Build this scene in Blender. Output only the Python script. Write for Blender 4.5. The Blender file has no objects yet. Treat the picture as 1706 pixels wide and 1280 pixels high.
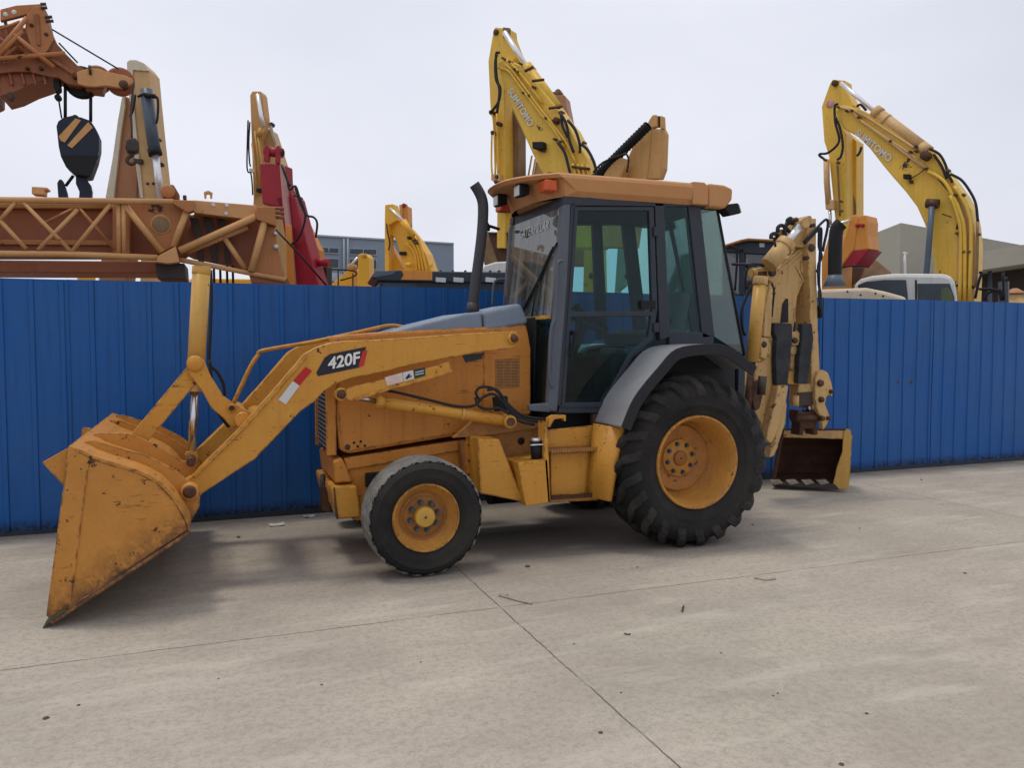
import bpy, bmesh, math, random
from mathutils import Vector, Matrix
random.seed(7)
sc = bpy.context.scene
COL = sc.collection
# ------------------------------------------------------------------ camera, sky, sun, exposure
F_PX, CX, CY, CAM_H = 1331.0, 853.0, 640.0, 1.6
PITCH = math.atan(70.4/F_PX); AZ = math.radians(69.05)
FW = Vector((math.cos(AZ)*math.cos(PITCH), math.sin(AZ)*math.cos(PITCH), -math.sin(PITCH)))
RT = Vector((math.sin(AZ), -math.cos(AZ), 0))
UP = Vector((math.cos(AZ)*math.sin(PITCH), math.sin(AZ)*math.sin(PITCH), math.cos(PITCH)))
CAM = Vector((0, 0, CAM_H))
cd = bpy.data.cameras.new('camera'); cam = bpy.data.objects.new('camera', cd); COL.objects.link(cam)
M3 = Matrix((RT, UP, -FW)).transposed()
cam.matrix_world = Matrix.Translation(CAM) @ M3.to_4x4()
cd.sensor_width = 36; cd.lens = F_PX/1706*36; cd.clip_start = 0.05; cd.clip_end = 2000
sc.camera = cam
SUN_EL, SUN_ROT = math.radians(74), math.radians(-62)      # high veiled sun, slightly to the left
w = bpy.data.worlds.new('World'); sc.world = w; w.use_nodes = True
nt = w.node_tree; nt.nodes.clear()
def wn(t, **k):
    n = nt.nodes.new(t)
    for a, b in k.items(): setattr(n, a, b)
    return n
out = wn('ShaderNodeOutputWorld'); bg = wn('ShaderNodeBackground')
sky = wn('ShaderNodeTexSky', sky_type='NISHITA', sun_disc=False, sun_elevation=SUN_EL, sun_rotation=SUN_ROT, air_density=1.5, dust_density=4)
tc = wn('ShaderNodeTexCoord'); noi = wn('ShaderNodeTexNoise'); noi.inputs['Scale'].default_value = 1.6; noi.inputs['Detail'].default_value = 5
mp = wn('ShaderNodeMapping'); mp.inputs['Scale'].default_value = (1, 1, 2.2)
cr = wn('ShaderNodeValToRGB')
cr.color_ramp.elements[0].position = .3; cr.color_ramp.elements[0].color = (7.0, 7.25, 8.3, 1)
cr.color_ramp.elements[1].position = .72; cr.color_ramp.elements[1].color = (8.9, 9.1, 10.0, 1)
mx = wn('ShaderNodeMixRGB'); mx.inputs[0].default_value = .93
nt.links.new(tc.outputs['Generated'], mp.inputs[0]); nt.links.new(mp.outputs[0], noi.inputs[0]); nt.links.new(noi.outputs[0], cr.inputs[0])
nt.links.new(sky.outputs[0], mx.inputs[1]); nt.links.new(cr.outputs[0], mx.inputs[2]); nt.links.new(mx.outputs[0], bg.inputs[0])
bg.inputs[1].default_value = .1; nt.links.new(bg.outputs[0], out.inputs[0])
sl = bpy.data.lights.new('sun', 'SUN'); so = bpy.data.objects.new('sun', sl); COL.objects.link(so)
sl.energy = 1.15; sl.angle = math.radians(10); sl.color = (1, .94, .84)
sdir = Vector((math.cos(SUN_EL)*math.sin(SUN_ROT), math.cos(SUN_EL)*math.cos(SUN_ROT), math.sin(SUN_EL)))
so.rotation_euler = sdir.to_track_quat('Z', 'Y').to_euler(); so.location = sdir*50
sc.view_settings.view_transform = 'Standard'; sc.view_settings.look = 'None'; sc.view_settings.exposure = 0; sc.view_settings.gamma = 1
sc.render.engine = 'CYCLES'; sc.cycles.max_bounces = 8; sc.cycles.transparent_max_bounces = 16

# ------------------------------------------------------------------ materials
def mat(name, col, rough=.5, metal=0, col2=None, amt=.5, scale=4, bump=0, bscale=60, rust=0, rscale=9, edge=0, streak=0, spec=.28, low=0, rcol=(.045, .022, .014), scr=0, band=None):
    m = bpy.data.materials.new(name); m.use_nodes = True; n = m.node_tree; N = n.nodes; L = n.links
    b = N['Principled BSDF']; b.inputs['Roughness'].default_value = rough; b.inputs['Metallic'].default_value = metal
    b.inputs['Specular IOR Level'].default_value = spec
    g = N.new('ShaderNodeNewGeometry')
    def noise(s, d=4, r=.55, vec=None):
        t = N.new('ShaderNodeTexNoise'); t.inputs['Scale'].default_value = s; t.inputs['Detail'].default_value = d; t.inputs['Roughness'].default_value = r
        L.new(vec or g.outputs['Position'], t.inputs[0]); return t.outputs[0]
    def ramp(v, a, c):
        t = N.new('ShaderNodeMapRange'); t.inputs[1].default_value = a; t.inputs[2].default_value = c; L.new(v, t.inputs[0]); return t.outputs[0]
    def mixc(f, a, c):
        t = N.new('ShaderNodeMixRGB')
        if hasattr(f, 'is_output'): L.new(f, t.inputs[0])
        else: t.inputs[0].default_value = f
        for i, x in ((1, a), (2, c)):
            if hasattr(x, 'is_output'): L.new(x, t.inputs[i])
            else: t.inputs[i].default_value = (*x, 1)
        return t.outputs[0]
    def math_(op, a, c):
        t = N.new('ShaderNodeMath'); t.operation = op; t.use_clamp = True
        for i, x in ((0, a), (1, c)):
            if hasattr(x, 'is_output'): L.new(x, t.inputs[i])
            else: t.inputs[i].default_value = x
        return t.outputs[0]
    c2 = col2 or tuple(x*.72 for x in col)
    c = mixc(math_('MULTIPLY', ramp(noise(scale), .38, .68), amt), col, c2)
    c = mixc(math_('MULTIPLY', ramp(noise(scale*9, 3), .45, .7), amt*.4), c, tuple(x*.8 for x in c2))
    if streak:
        mpn = N.new('ShaderNodeMapping'); mpn.inputs['Scale'].default_value = (14, 14, .9); L.new(g.outputs['Position'], mpn.inputs[0])
        c = mixc(math_('MULTIPLY', ramp(noise(1.6, 3, .6, mpn.outputs[0]), .5, .75), streak), c, tuple(x*.45+.01 for x in col))
    if rust:
        mk = math_('MULTIPLY', ramp(noise(rscale, 8, .68), (.605 if rust else .62), .64), ramp(noise(rscale*.35, 2), .62-rust*.3, .66-rust*.2))
        c = mixc(mk, c, rcol)
    if edge:
        bv = N.new('ShaderNodeBevel'); bv.samples = 4; bv.inputs[0].default_value = .02
        d = N.new('ShaderNodeVectorMath'); d.operation = 'DOT_PRODUCT'; L.new(bv.outputs[0], d.inputs[0]); L.new(g.outputs['Normal'], d.inputs[1])
        e = ramp(d.outputs['Value'], .985, .93)
        e = math_('MULTIPLY', e, ramp(noise(13, 6, .72), .53-edge*.07, .57))
        c = mixc(e, c, rcol)
    if low:   # mud and wear kept to the lowest part of the thing
        sp = N.new('ShaderNodeSeparateXYZ'); L.new(g.outputs['Position'], sp.inputs[0])
        z = math_('ADD', sp.outputs[2], math_('MULTIPLY', noise(6, 6, .7), .5*low))
        f = ramp(z, low*1.15, low*.62)
        c = mixc(math_('MULTIPLY', f, ramp(noise(22, 5, .7), .3, .6)), c, rcol)
    if scr:   # thin scrapes in two directions, gathered in a few places
        gate = ramp(noise(2.3, 3), .5, .6)
        for rot, k in (((0, .75, 0), 1), ((0, -.45, 0), .8)):
            q = N.new('ShaderNodeMapping'); q.inputs['Rotation'].default_value = rot; q.inputs['Scale'].default_value = (5, 60, 60); L.new(g.outputs['Position'], q.inputs[0])
            s_ = math_('MULTIPLY', ramp(noise(1, 3, .6, q.outputs[0]), .665-.02*scr, .70), gate)
            c = mixc(math_('MULTIPLY', s_, .85*k), c, rcol)
        c = mixc(math_('MULTIPLY', ramp(noise(7, 6, .7), .56, .75), .3*scr), c, tuple(min(1, x*1.15+.06) for x in col))   # dusty faded bloom
    if band:  # worn, rusty strip along a sloping edge of the thing itself
        sp = N.new('ShaderNodeSeparateXYZ'); L.new(g.outputs['Position'], sp.inputs[0])
        def raw(op, a, c_):
            t = N.new('ShaderNodeMath'); t.operation = op
            for i, x in ((0, a), (1, c_)):
                if hasattr(x, 'is_output'): L.new(x, t.inputs[i])
                else: t.inputs[i].default_value = x
            return t.outputs[0]
        d = raw('SUBTRACT', sp.outputs[2], raw('MULTIPLY', raw('ADD', sp.outputs[0], band[0]), band[1]))
        d = raw('ADD', d, raw('MULTIPLY', noise(7, 6, .7), band[2]))
        f = ramp(d, band[3], band[3]*.3)
        c = mixc(math_('MULTIPLY', f, ramp(noise(24, 6, .72), .36, .56)), c, (.12, .05, .025))
        c = mixc(math_('MULTIPLY', ramp(d, band[3]*.62, band[3]*.35), ramp(noise(30, 6, .7), .35, .6)), c, (.05, .035, .025))
    L.new(c, b.inputs['Base Color'])
    L.new(ramp(noise(scale*5), .1, 1.3) if False else math_('ADD', rough-.12, math_('MULTIPLY', noise(scale*6), .24)), b.inputs['Roughness'])
    if bump:
        bp = N.new('ShaderNodeBump'); bp.inputs['Strength'].default_value = bump; bp.inputs['Distance'].default_value = .01
        L.new(noise(bscale, 5), bp.inputs['Height']); L.new(bp.outputs[0], b.inputs['Normal'])
    return m
def glass(name, tint, refl=.12, dirt_sheen=.05, fk=1.3, stretch=(1, 1, 1)):
    m = bpy.data.materials.new(name); m.use_nodes = True; n = m.node_tree; N = n.nodes; L = n.links; N.clear()
    o = N.new('ShaderNodeOutputMaterial'); t = N.new('ShaderNodeBsdfTransparent'); t.inputs[0].default_value = (*tint, 1)
    g = N.new('ShaderNodeBsdfGlossy'); g.inputs['Roughness'].default_value = .02
    d = N.new('ShaderNodeBsdfDiffuse'); d.inputs[0].default_value = (.35, .36, .34, 1)
    lw = N.new('ShaderNodeFresnel'); lw.inputs[0].default_value = 1.5
    a = N.new('ShaderNodeMath'); a.operation = 'MULTIPLY_ADD'; a.inputs[1].default_value = fk; a.inputs[2].default_value = refl-.06; a.use_clamp = True
    L.new(lw.outputs[0], a.inputs[0])
    m1 = N.new('ShaderNodeMixShader'); L.new(a.outputs[0], m1.inputs[0]); L.new(t.outputs[0], m1.inputs[1]); L.new(g.outputs[0], m1.inputs[2])
    no = N.new('ShaderNodeTexNoise'); no.inputs['Scale'].default_value = 2.5; no.inputs['Detail'].default_value = 2
    gg = N.new('ShaderNodeNewGeometry'); q_ = N.new('ShaderNodeMapping'); q_.inputs['Scale'].default_value = stretch; L.new(gg.outputs['Position'], q_.inputs[0]); L.new(q_.outputs[0], no.inputs[0])
    k = N.new('ShaderNodeMapRange'); k.inputs[1].default_value = .38; k.inputs[2].default_value = .68; k.inputs[3].default_value = dirt_sheen*.3; k.inputs[4].default_value = dirt_sheen*2.2; L.new(no.outputs[0], k.inputs[0])  # pale grime film; on the windscreen also a painted sheen
    m2 = N.new('ShaderNodeMixShader'); L.new(k.outputs[0], m2.inputs[0]); L.new(m1.outputs[0], m2.inputs[1]); L.new(d.outputs[0], m2.inputs[2])
    L.new(m2.outputs[0], o.inputs[0]); return m

YEL = mat('loader_yellow_paint', (.585, .285, .045), .42, col2=(.55, .235, .032), amt=.5, rust=.35, rscale=26, edge=1, bump=.03, bscale=30, streak=.2, scr=.7)
BODY = mat('hood_yellow_paint', (.56, .225, .04), .45, col2=(.48, .185, .03), amt=.5, rust=.2, rscale=22, edge=.7, streak=.35, scr=.5)
BUCKY = mat('bucket_worn_paint', (.53, .235, .045), .5, col2=(.43, .18, .035), amt=.5, rust=.75, rscale=17, edge=1, bump=.08, bscale=40, scr=1, band=(.877, .59, .30, .40))
TAN = mat('backhoe_faded_paint', (.58, .37, .15), .5, col2=(.52, .34, .15), amt=.6, rust=.6, rscale=14, edge=1, streak=.45, scr=.8)
CREAMY = mat('cylinder_pale_yellow', (.58, .33, .08), .42, col2=(.5, .3, .08), rust=.3, rscale=20, edge=.6, streak=.3, scr=.6)
ROOF = mat('roof_faded_orange_paint', (.51, .25, .1), .6, col2=(.46, .22, .085), amt=.5, streak=.1)
HOODG = mat('grey_hood_paint', (.2, .25, .32), .45, col2=(.17, .21, .27), amt=.5, rust=.12, rscale=24, edge=.3)
STK = mat('exhaust_dark_steel', (.04, .045, .055), .5, col2=(.06, .05, .045), amt=.7)
CABG = mat('dark_cab_paint', (.034, .041, .055), .4, amt=.4)
PILL = mat('grey_pillar_paint', (.10, .115, .14), .4, amt=.4)
FEND = mat('fender_grey_plastic', (.27, .275, .285), .55, amt=.4, bump=.1, bscale=90)
PADM = mat('pad_rubber_grey', (.04, .045, .052), .7, col2=(.02, .022, .025), amt=.9, scale=7, streak=.4)
FENDD = mat('fender_black_rubber', (.022, .023, .028), .7, amt=.4)
BLK = mat('black_rubber', (.011, .011, .013), .6, amt=.4)
HOSE = mat('hydraulic_hose_rubber', (.015, .016, .019), .45, amt=.3)
TYRE = mat('tyre_rubber', (.011, .011, .012), .8, col2=(.036, .032, .027), amt=.8, scale=3, bump=.25, bscale=40)
LUG = mat('tyre_lug_rubber', (.014, .014, .015), .8, col2=(.05, .044, .038), amt=.8, scale=5, bump=.3, bscale=60)
TREAD = mat('worn_tread_rubber', (.23, .22, .195), .85, col2=(.09, .09, .085), amt=.7, scale=8, bump=.3, bscale=70)
RIM = mat('rim_orange_yellow', (.54, .255, .05), .5, col2=(.40, .18, .04), amt=.8, streak=.3, scr=.8, rust=.6, rscale=20, edge=.5)
RIMM = mat('rim_dusty_disc', (.46, .2, .045), .55, col2=(.3, .13, .04), amt=.9, scale=7, rust=.6, rscale=20)
RIMD = mat('rim_worn_brown', (.34, .15, .04), .6, col2=(.2, .1, .04), amt=.8, rust=.6, rscale=18)
HUBY = mat('hub_cap_yellow', (.6, .36, .06), .5, col2=(.42, .24, .06), amt=.6, scale=12)
NUT = mat('wheel_nut_steel', (.1, .11, .12), .5, .7)
STEEL = mat('chrome_rod', (.6, .6, .62), .22, 1, amt=.3)
WROD = mat('bright_cylinder_rod', (.8, .8, .82), .3, .6, amt=.2)
DST = mat('worn_dark_steel', (.06, .055, .05), .6, .4, col2=(.1, .06, .04), amt=.8)
RUST = mat('rusty_steel', (.10, .045, .025), .75, .1, col2=(.05, .025, .018), amt=.9, scale=5, bump=.3)
BPIN = mat('pivot_pin_rusty', (.13, .06, .035), .6, .3, col2=(.05, .03, .025), amt=.9, scale=20)
BEDGE = mat('cutting_edge_steel', (.14, .15, .11), .5, .6, col2=(.08, .09, .06), amt=.8)
TOOTH = mat('tooth_worn_steel', (.36, .33, .28), .5, .2, col2=(.2, .17, .13), amt=.9, scale=14)
GRIL = mat('grille_black', (.03, .03, .032), .5)
GRILS = mat('grille_slat_grey', (.17, .18, .19), .45, .3)
DECD = mat('decal_dark', (.02, .022, .035), .4); DECR = mat('decal_red', (.55, .03, .03), .4); DECW = mat('decal_white', (.75, .75, .72), .4, amt=.2)
REFR = mat('reflector_red', (.5, .02, .02), .35, col2=(.35, .02, .02)); REFW = mat('reflector_white', (.62, .63, .62), .35, amt=.3)
BRNP = mat('faded_brown_plate', (.36, .17, .05), .6, col2=(.26, .12, .04), amt=.9, scale=18)
GLW = glass('windscreen_glass', (.80, .88, .86), .16, .24, 1.0, (1, 6, .3)); GLD = glass('door_glass', (.64, .82, .83), .06, .004, .45); GLR = glass('rear_quarter_glass', (.74, .88, .84), .10, .04, .8)  # windscreen's pale upright streaks are reflections painted into its film
ORL = mat('orange_lamp_lens', (.62, .11, .03), .25); LENS = mat('work_lamp_lens', (.6, .62, .62), .15)
INT = mat('cab_interior_dark', (.025, .027, .03), .7); SEAT = mat('seat_fabric', (.2, .21, .22), .85, bump=.2)
FENC = mat('blue_steel_sheet', (.006, .092, .33), .38, col2=(.02, .10, .30), amt=.8, scale=.9, streak=.5, bump=.5, bscale=1.3, low=.16, rcol=(.01, .012, .02))
# background paints
CRN = mat('crane_orange_brown', (.45, .18, .06), .5, col2=(.4, .17, .065), amt=.6, scale=1.5, rust=.3, rscale=3, streak=.3)
CRN2 = mat('crane_boom_brown', (.3, .1, .045), .5, col2=(.26, .1, .05), amt=.6, scale=1.2, streak=.3)
CRN3 = mat('crane_pale_orange', (.62, .33, .13), .5, col2=(.5, .25, .1), amt=.6, scale=2, rust=.2, rscale=4)
CRD = mat('crane_dark_plate', (.05, .035, .03), .6); 
BYEL = mat('excavator_yellow', (.8, .5, .07), .42, col2=(.62, .42, .07), amt=.5, scale=1, rust=.25, rscale=4, streak=.3)
BYEL2 = mat('excavator_deep_yellow', (.82, .45, .045), .42, col2=(.68, .38, .05), amt=.5, scale=1.5)
BRUST = mat('rust_brown_plate', (.2, .12, .07), .75, col2=(.3, .2, .1), amt=.9, scale=3, streak=.4)
BCRM = mat('excavator_cream', (.66, .6, .46), .5, col2=(.55, .48, .34), amt=.5, scale=1.5, streak=.3)
BTAN = mat('excavator_tan', (.62, .4, .18), .5, col2=(.5, .32, .14), amt=.6, scale=1.2, streak=.3)
BBRN = mat('excavator_brown', (.42, .2, .1), .5, amt=.5, scale=1.2, streak=.3)
BORG = mat('excavator_orange', (.68, .27, .05), .45, amt=.4, scale=1.2, streak=.3)
BORT = mat('boom_tan_orange', (.6, .33, .12), .5, col2=(.5, .26, .09), amt=.6, scale=1.2, streak=.4)
BRED = mat('excavator_red', (.36, .02, .035), .4, col2=(.28, .018, .03), amt=.5, scale=1.5, streak=.2)
BPNK = mat('faded_pink_paint', (.55, .3, .26), .5); BTEA = mat('excavator_teal', (.05, .42, .36), .45)
BGRY = mat('cylinder_slate_grey', (.1, .13, .17), .4); BHOK = mat('hook_block_navy', (.015, .02, .04), .45, amt=.5)
WHT = mat('white_cab_paint', (.66, .66, .64), .4, amt=.3, streak=.2); BBEI = mat('housing_beige', (.66, .55, .4), .5, amt=.4, streak=.2)
BBLD = mat('beige_wall_cladding', (.36, .345, .28), .8, col2=(.33, .315, .26), amt=.4, scale=.3)
BBL2 = mat('beige_canopy_cladding', (.42, .39, .32), .8, amt=.4, scale=.3)
GBLD = mat('blue_grey_cladding', (.23, .28, .34), .7, col2=(.2, .25, .31), amt=.4, scale=.3); GBLL = mat('pale_grey_band', (.4, .44, .48), .7)
WIN = mat('dark_window_pane', (.05, .07, .085), .15); DGL = glass('dark_cab_glass', (.2, .23, .24), .12, .05)
STN = mat('stone', (.1, .085, .07), .9, scale=30); WOOD = mat('splinter_wood', (.42, .34, .27), .9, scale=20); PAP = mat('scrap_paper', (.6, .58, .54), .9, scale=20)

# ------------------------------------------------------------------ helpers
def tag(o, label=None, cat=None, group=None, kind=None):
    if label: o['label'] = label
    if cat: o['category'] = cat
    if group: o['group'] = group
    if kind: o['kind'] = kind
    return o
def thing(name, loc, label, cat, group=None):
    o = bpy.data.objects.new(name, None); o.empty_display_size = .2; COL.objects.link(o); o.location = loc; o['wpos'] = tuple(loc)
    return tag(o, label, cat, group)
class Plane:
    """vertical plane standing in the yard: origin, horizontal direction t, normal n pointing away from the viewer"""
    def __init__(s, o, n):
        s.o = Vector(o); s.n = Vector((n[0], n[1], 0)).normalized()
    def p(s, px, py, off=0):
        d = RT*((px-CX)/F_PX) - UP*((py-CY)/F_PX) + FW
        o = s.o + s.n*off
        return CAM + d*((o-CAM).dot(s.n)/d.dot(s.n))
def V(v): return Plane((0, v, 0), (0, 1, 0))          # plane parallel to the fence at depth v
def BP(D, px0, az):                                    # plane D metres away through image column px0, facing az degrees off
    d = (RT*((px0-CX)/F_PX) + Vector((FW.x, FW.y, 0)).normalized()); d.z = 0
    base = math.atan2(d.x, d.y) + math.radians(az)
    return Plane(d*D, (math.sin(base), math.cos(base)))
def smooth_pts(pts, k=5):
    P = [Vector(p) for p in pts]; P = [2*P[0]-P[1]] + P + [2*P[-1]-P[-2]]; R = []
    for i in range(1, len(P)-2):
        a, b, c, d = P[i-1:i+3]
        for j in range(k):
            t = j/k; R.append(.5*((2*b)+(c-a)*t+(2*a-5*b+4*c-d)*t*t+(3*b-a-3*c+d)*t**3))
    return R + [P[-2]]
class MB:
    def __init__(s): s.v = []; s.f = []; s.sm = []
    def add(s, vs, fs, sm=False):
        k = len(s.v); s.v += [Vector(v) for v in vs]; s.f += [tuple(i+k for i in f) for f in fs]; s.sm += [sm]*len(fs); return s
    def prism(s, pts, vec):
        n = len(pts); pts = [Vector(p) for p in pts]; vec = Vector(vec)
        a = sum(((pts[i].cross(pts[(i+1) % n])) for i in range(n)), Vector())
        if a.dot(vec) > 0: pts = pts[::-1]
        return s.add(pts+[p+vec for p in pts], [tuple(range(n)), tuple(range(2*n-1, n-1, -1))] + [(i, i+n, (i+1) % n+n, (i+1) % n) for i in range(n)])
    def tr(s, pl, pts, a, b):                          # polygon traced on the plane, from offset a to b
        return s.prism([pl.p(x, y, a) for x, y in pts], pl.n*(b-a))
    def box(s, x0, x1, y0, y1, z0, z1):
        return s.prism([(x0, y0, z0), (x1, y0, z0), (x1, y0, z1), (x0, y0, z1)], (0, y1-y0, 0))
    def obox(s, c, ax, ay, az):                        # oriented box, half axes
        c, ax, ay, az = Vector(c), Vector(ax), Vector(ay), Vector(az)
        return s.prism([c-ax-ay-az, c+ax-ay-az, c+ax-ay+az, c-ax-ay+az], ay*2)
    def tube(s, pts, r, n=10, sm=0, r2=None, caps=True):
        P = smooth_pts(pts, sm) if sm else [Vector(p) for p in pts]; m = len(P); vs = []
        t0 = (P[1]-P[0]).normalized(); u = t0.orthogonal().normalized()
        for i in range(m):
            t = (P[min(i+1, m-1)]-P[max(i-1, 0)]).normalized()
            u = (u-t*u.dot(t)).normalized(); q = t.cross(u)
            rr = r if r2 is None else r+(r2-r)*i/(m-1)
            vs += [P[i]+(u*math.cos(2*math.pi*k/n)+q*math.sin(2*math.pi*k/n))*rr for k in range(n)]
        fs = [(i*n+k, i*n+(k+1) % n, (i+1)*n+(k+1) % n, (i+1)*n+k) for i in range(m-1) for k in range(n)]
        s.add(vs, fs, True)
        if caps: s.add(vs[:n], [tuple(range(n-1, -1, -1))]); s.add(vs[-n:], [tuple(range(n))])
        return s
    def lathe(s, c, axis, prof, n=64, mod=None, caps=False):   # prof: list of (radius, along axis)
        c = Vector(c); ax = Vector(axis).normalized(); u = ax.orthogonal().normalized(); q = ax.cross(u); vs = []
        for k in range(n):
            th = 2*math.pi*k/n; d = u*math.cos(th)+q*math.sin(th)
            for i, (r, a) in enumerate(prof):
                if mod: r, a = mod(i, th, r, a)
                vs.append(c+d*r+ax*a)
        m = len(prof)
        return s.add(vs, [(k*m+i, k*m+i+1, ((k+1) % n)*m+i+1, ((k+1) % n)*m+i) for k in range(n) for i in range(m-1)], True)
    def mirror(s, vc):
        o = MB(); o.v = [Vector((v.x, 2*vc-v.y, v.z)) for v in s.v]; o.f = [tuple(reversed(f)) for f in s.f]; o.sm = list(s.sm); return o
    def build(s, name, m, parent=None, bevel=0, label=None, seg=2):
        me = bpy.data.meshes.new(name)
        lo = [min(v[i] for v in s.v) for i in range(3)]; hi = [max(v[i] for v in s.v) for i in range(3)]
        c = Vector([(a+b)/2 for a, b in zip(lo, hi)])
        me.from_pydata([v-c for v in s.v], [], s.f); me.polygons.foreach_set('use_smooth', s.sm)
        bm = bmesh.new(); bm.from_mesh(me); bmesh.ops.remove_doubles(bm, verts=bm.verts, dist=.0002); bmesh.ops.recalc_face_normals(bm, faces=bm.faces); bm.to_mesh(me); bm.free()
        me.materials.append(m); me.update()
        o = bpy.data.objects.new(name, me); COL.objects.link(o); o['wpos'] = tuple(c)
        if parent: o.parent = parent; o.location = c-Vector(parent['wpos'])
        else: o.location = c
        if bevel:
            b = o.modifiers.new('bevel', 'BEVEL'); b.width = bevel; b.segments = seg; b.limit_method = 'ANGLE'; b.angle_limit = math.radians(35)
        if label: o['label'] = label
        return o
def T(pl, pts, a, b, name, m, parent, bevel=.004, **k): return MB().tr(pl, pts, a, b).build(name, m, parent, bevel, **k)
def Z(pts, s, ox, oy): return [(x/s+ox, y/s+oy) for x, y in pts]     # from an enlarged crop back to the photograph
def lettering(name, body, size, p, xd, zd, m, parent, depth=.002, bold=.0, shear=0, wscale=1):
    cu = bpy.data.curves.new(name, 'FONT'); cu.body = body; cu.size = size; cu.extrude = depth; cu.offset = bold; cu.shear = shear
    cu.align_x = 'CENTER'; cu.align_y = 'CENTER'
    to = bpy.data.objects.new('tmp', cu); COL.objects.link(to); bpy.context.view_layer.update()
    me = bpy.data.meshes.new_from_object(to.evaluated_get(bpy.context.evaluated_depsgraph_get())); bpy.data.objects.remove(to)
    xd = Vector(xd).normalized()*wscale; zd = Vector(zd).normalized(); nn = xd.cross(zd).normalized()
    mt = Matrix((xd, zd, nn)).transposed().to_4x4(); me.transform(mt); me.materials.clear(); me.materials.append(m)
    o = bpy.data.objects.new(name, me); COL.objects.link(o); o['wpos'] = tuple(p); o.parent = parent; o.location = Vector(p)-Vector(parent['wpos'])
    return o

# ------------------------------------------------------------------ ground
def ground_mat():
    m = bpy.data.materials.new('concrete'); m.use_nodes = True; n = m.node_tree; N = n.nodes; L = n.links; b = N['Principled BSDF']
    g = N.new('ShaderNodeNewGeometry'); pos = g.outputs['Position']
    def nz(s, d=5, r=.6, sc=None):
        t = N.new('ShaderNodeTexNoise'); t.inputs['Scale'].default_value = s; t.inputs['Detail'].default_value = d; t.inputs['Roughness'].default_value = r
        v = pos
        if sc:
            q = N.new('ShaderNodeMapping'); q.inputs['Scale'].default_value = sc; q.inputs['Rotation'].default_value = (0, 0, math.radians(-8)); L.new(pos, q.inputs[0]); v = q.outputs[0]
        L.new(v, t.inputs[0]); return t.outputs[0]
    def mr(v, a, c, o=1, o0=0):
        t = N.new('ShaderNodeMapRange'); t.inputs[1].default_value = a; t.inputs[2].default_value = c; t.inputs[3].default_value = o0; t.inputs[4].default_value = o; L.new(v, t.inputs[0]); return t.outputs[0]
    def mix(f, a, c):
        t = N.new('ShaderNodeMixRGB'); L.new(f, t.inputs[0])
        for i, x in ((1, a), (2, c)):
            if hasattr(x, 'is_output'): L.new(x, t.inputs[i])
            else: t.inputs[i].default_value = (*x, 1)
        return t.outputs[0]
    def mth(op, a, c=0):
        t = N.new('ShaderNodeMath'); t.operation = op
        for i, x in ((0, a), (1, c)):
            if hasattr(x, 'is_output'): L.new(x, t.inputs[i])
            else: t.inputs[i].default_value = x
        return t.outputs[0]
    c = mix(mr(nz(.7, 7, .62), .36, .62), (.50, .445, .36), (.37, .325, .265))
    c = mix(mr(nz(.45, 4), .42, .62, .5), c, (.46, .385, .32))              # pinkish patches
    c = mix(mr(nz(26, 8, .8), .47, .60, .5), c, (.25, .22, .175))          # fine mottling
    c = mix(mr(nz(80, 4, .8), .5, .66, .5), c, (.25, .22, .18))
    c = mix(mr(nz(1.1, 4, .6, (1, 4.5, 1)), .54, .70, .42), c, (.58, .53, .44))   # pale scuffs and tyre wipes along the yard
    c = mix(mr(nz(1.5, 5, .6, (1, 3, 1)), .54, .72, .4), c, (.26, .23, .19))
    # dirt that has gathered along the fence, and shade painted under the parked machine
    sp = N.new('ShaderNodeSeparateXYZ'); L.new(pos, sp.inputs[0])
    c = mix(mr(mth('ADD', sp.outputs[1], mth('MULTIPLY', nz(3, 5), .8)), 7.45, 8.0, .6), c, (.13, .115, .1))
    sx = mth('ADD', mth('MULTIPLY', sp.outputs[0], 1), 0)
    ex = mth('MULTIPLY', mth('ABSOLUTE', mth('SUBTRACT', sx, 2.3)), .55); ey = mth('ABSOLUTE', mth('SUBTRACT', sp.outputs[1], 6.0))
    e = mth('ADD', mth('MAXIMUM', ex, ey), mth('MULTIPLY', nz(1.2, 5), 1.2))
    c = mix(mr(e, 1.9, .9, .72), c, (.11, .095, .085))  # painted contact shade on the slab beneath the machine
    # saw-cut joints of the slabs, slightly ragged
    def joint(ax, at, wob=.012, wd=.006):
        o = mth('ADD', sp.outputs[ax], mth('MULTIPLY', mth('SUBTRACT', nz(1.3, 6, .7), .5), wob*4))
        d = mth('ABSOLUTE', mth('SUBTRACT', o, at)); return mr(d, wd, wd*.35)
    j = mth('MAXIMUM', joint(1, 4.45), joint(0, 1.63))
    for ax, at in ((0, -3.2), (0, 6.9), (0, 12.2), (1, -.6)): j = mth('MAXIMUM', j, joint(ax, at))
    j = mth('MULTIPLY', j, mr(nz(5, 3), .25, .5))
    c = mix(mth('MULTIPLY', j, .8), c, (.07, .055, .045))
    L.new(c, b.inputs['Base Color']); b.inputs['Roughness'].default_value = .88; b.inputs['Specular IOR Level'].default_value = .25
    h = mth('SUBTRACT', mth('ADD', mth('MULTIPLY', nz(45, 6, .75), .5), mth('MULTIPLY', nz(9, 5), .5)), mth('MULTIPLY', j, 1.5))
    bp = N.new('ShaderNodeBump'); bp.inputs['Strength'].default_value = .45; bp.inputs['Distance'].default_value = .006
    L.new(h, bp.inputs['Height']); L.new(bp.outputs[0], b.inputs['Normal'])
    return m
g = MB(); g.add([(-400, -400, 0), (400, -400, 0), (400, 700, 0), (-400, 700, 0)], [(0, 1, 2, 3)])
tag(g.build('ground', ground_mat()), kind='structure')

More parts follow.
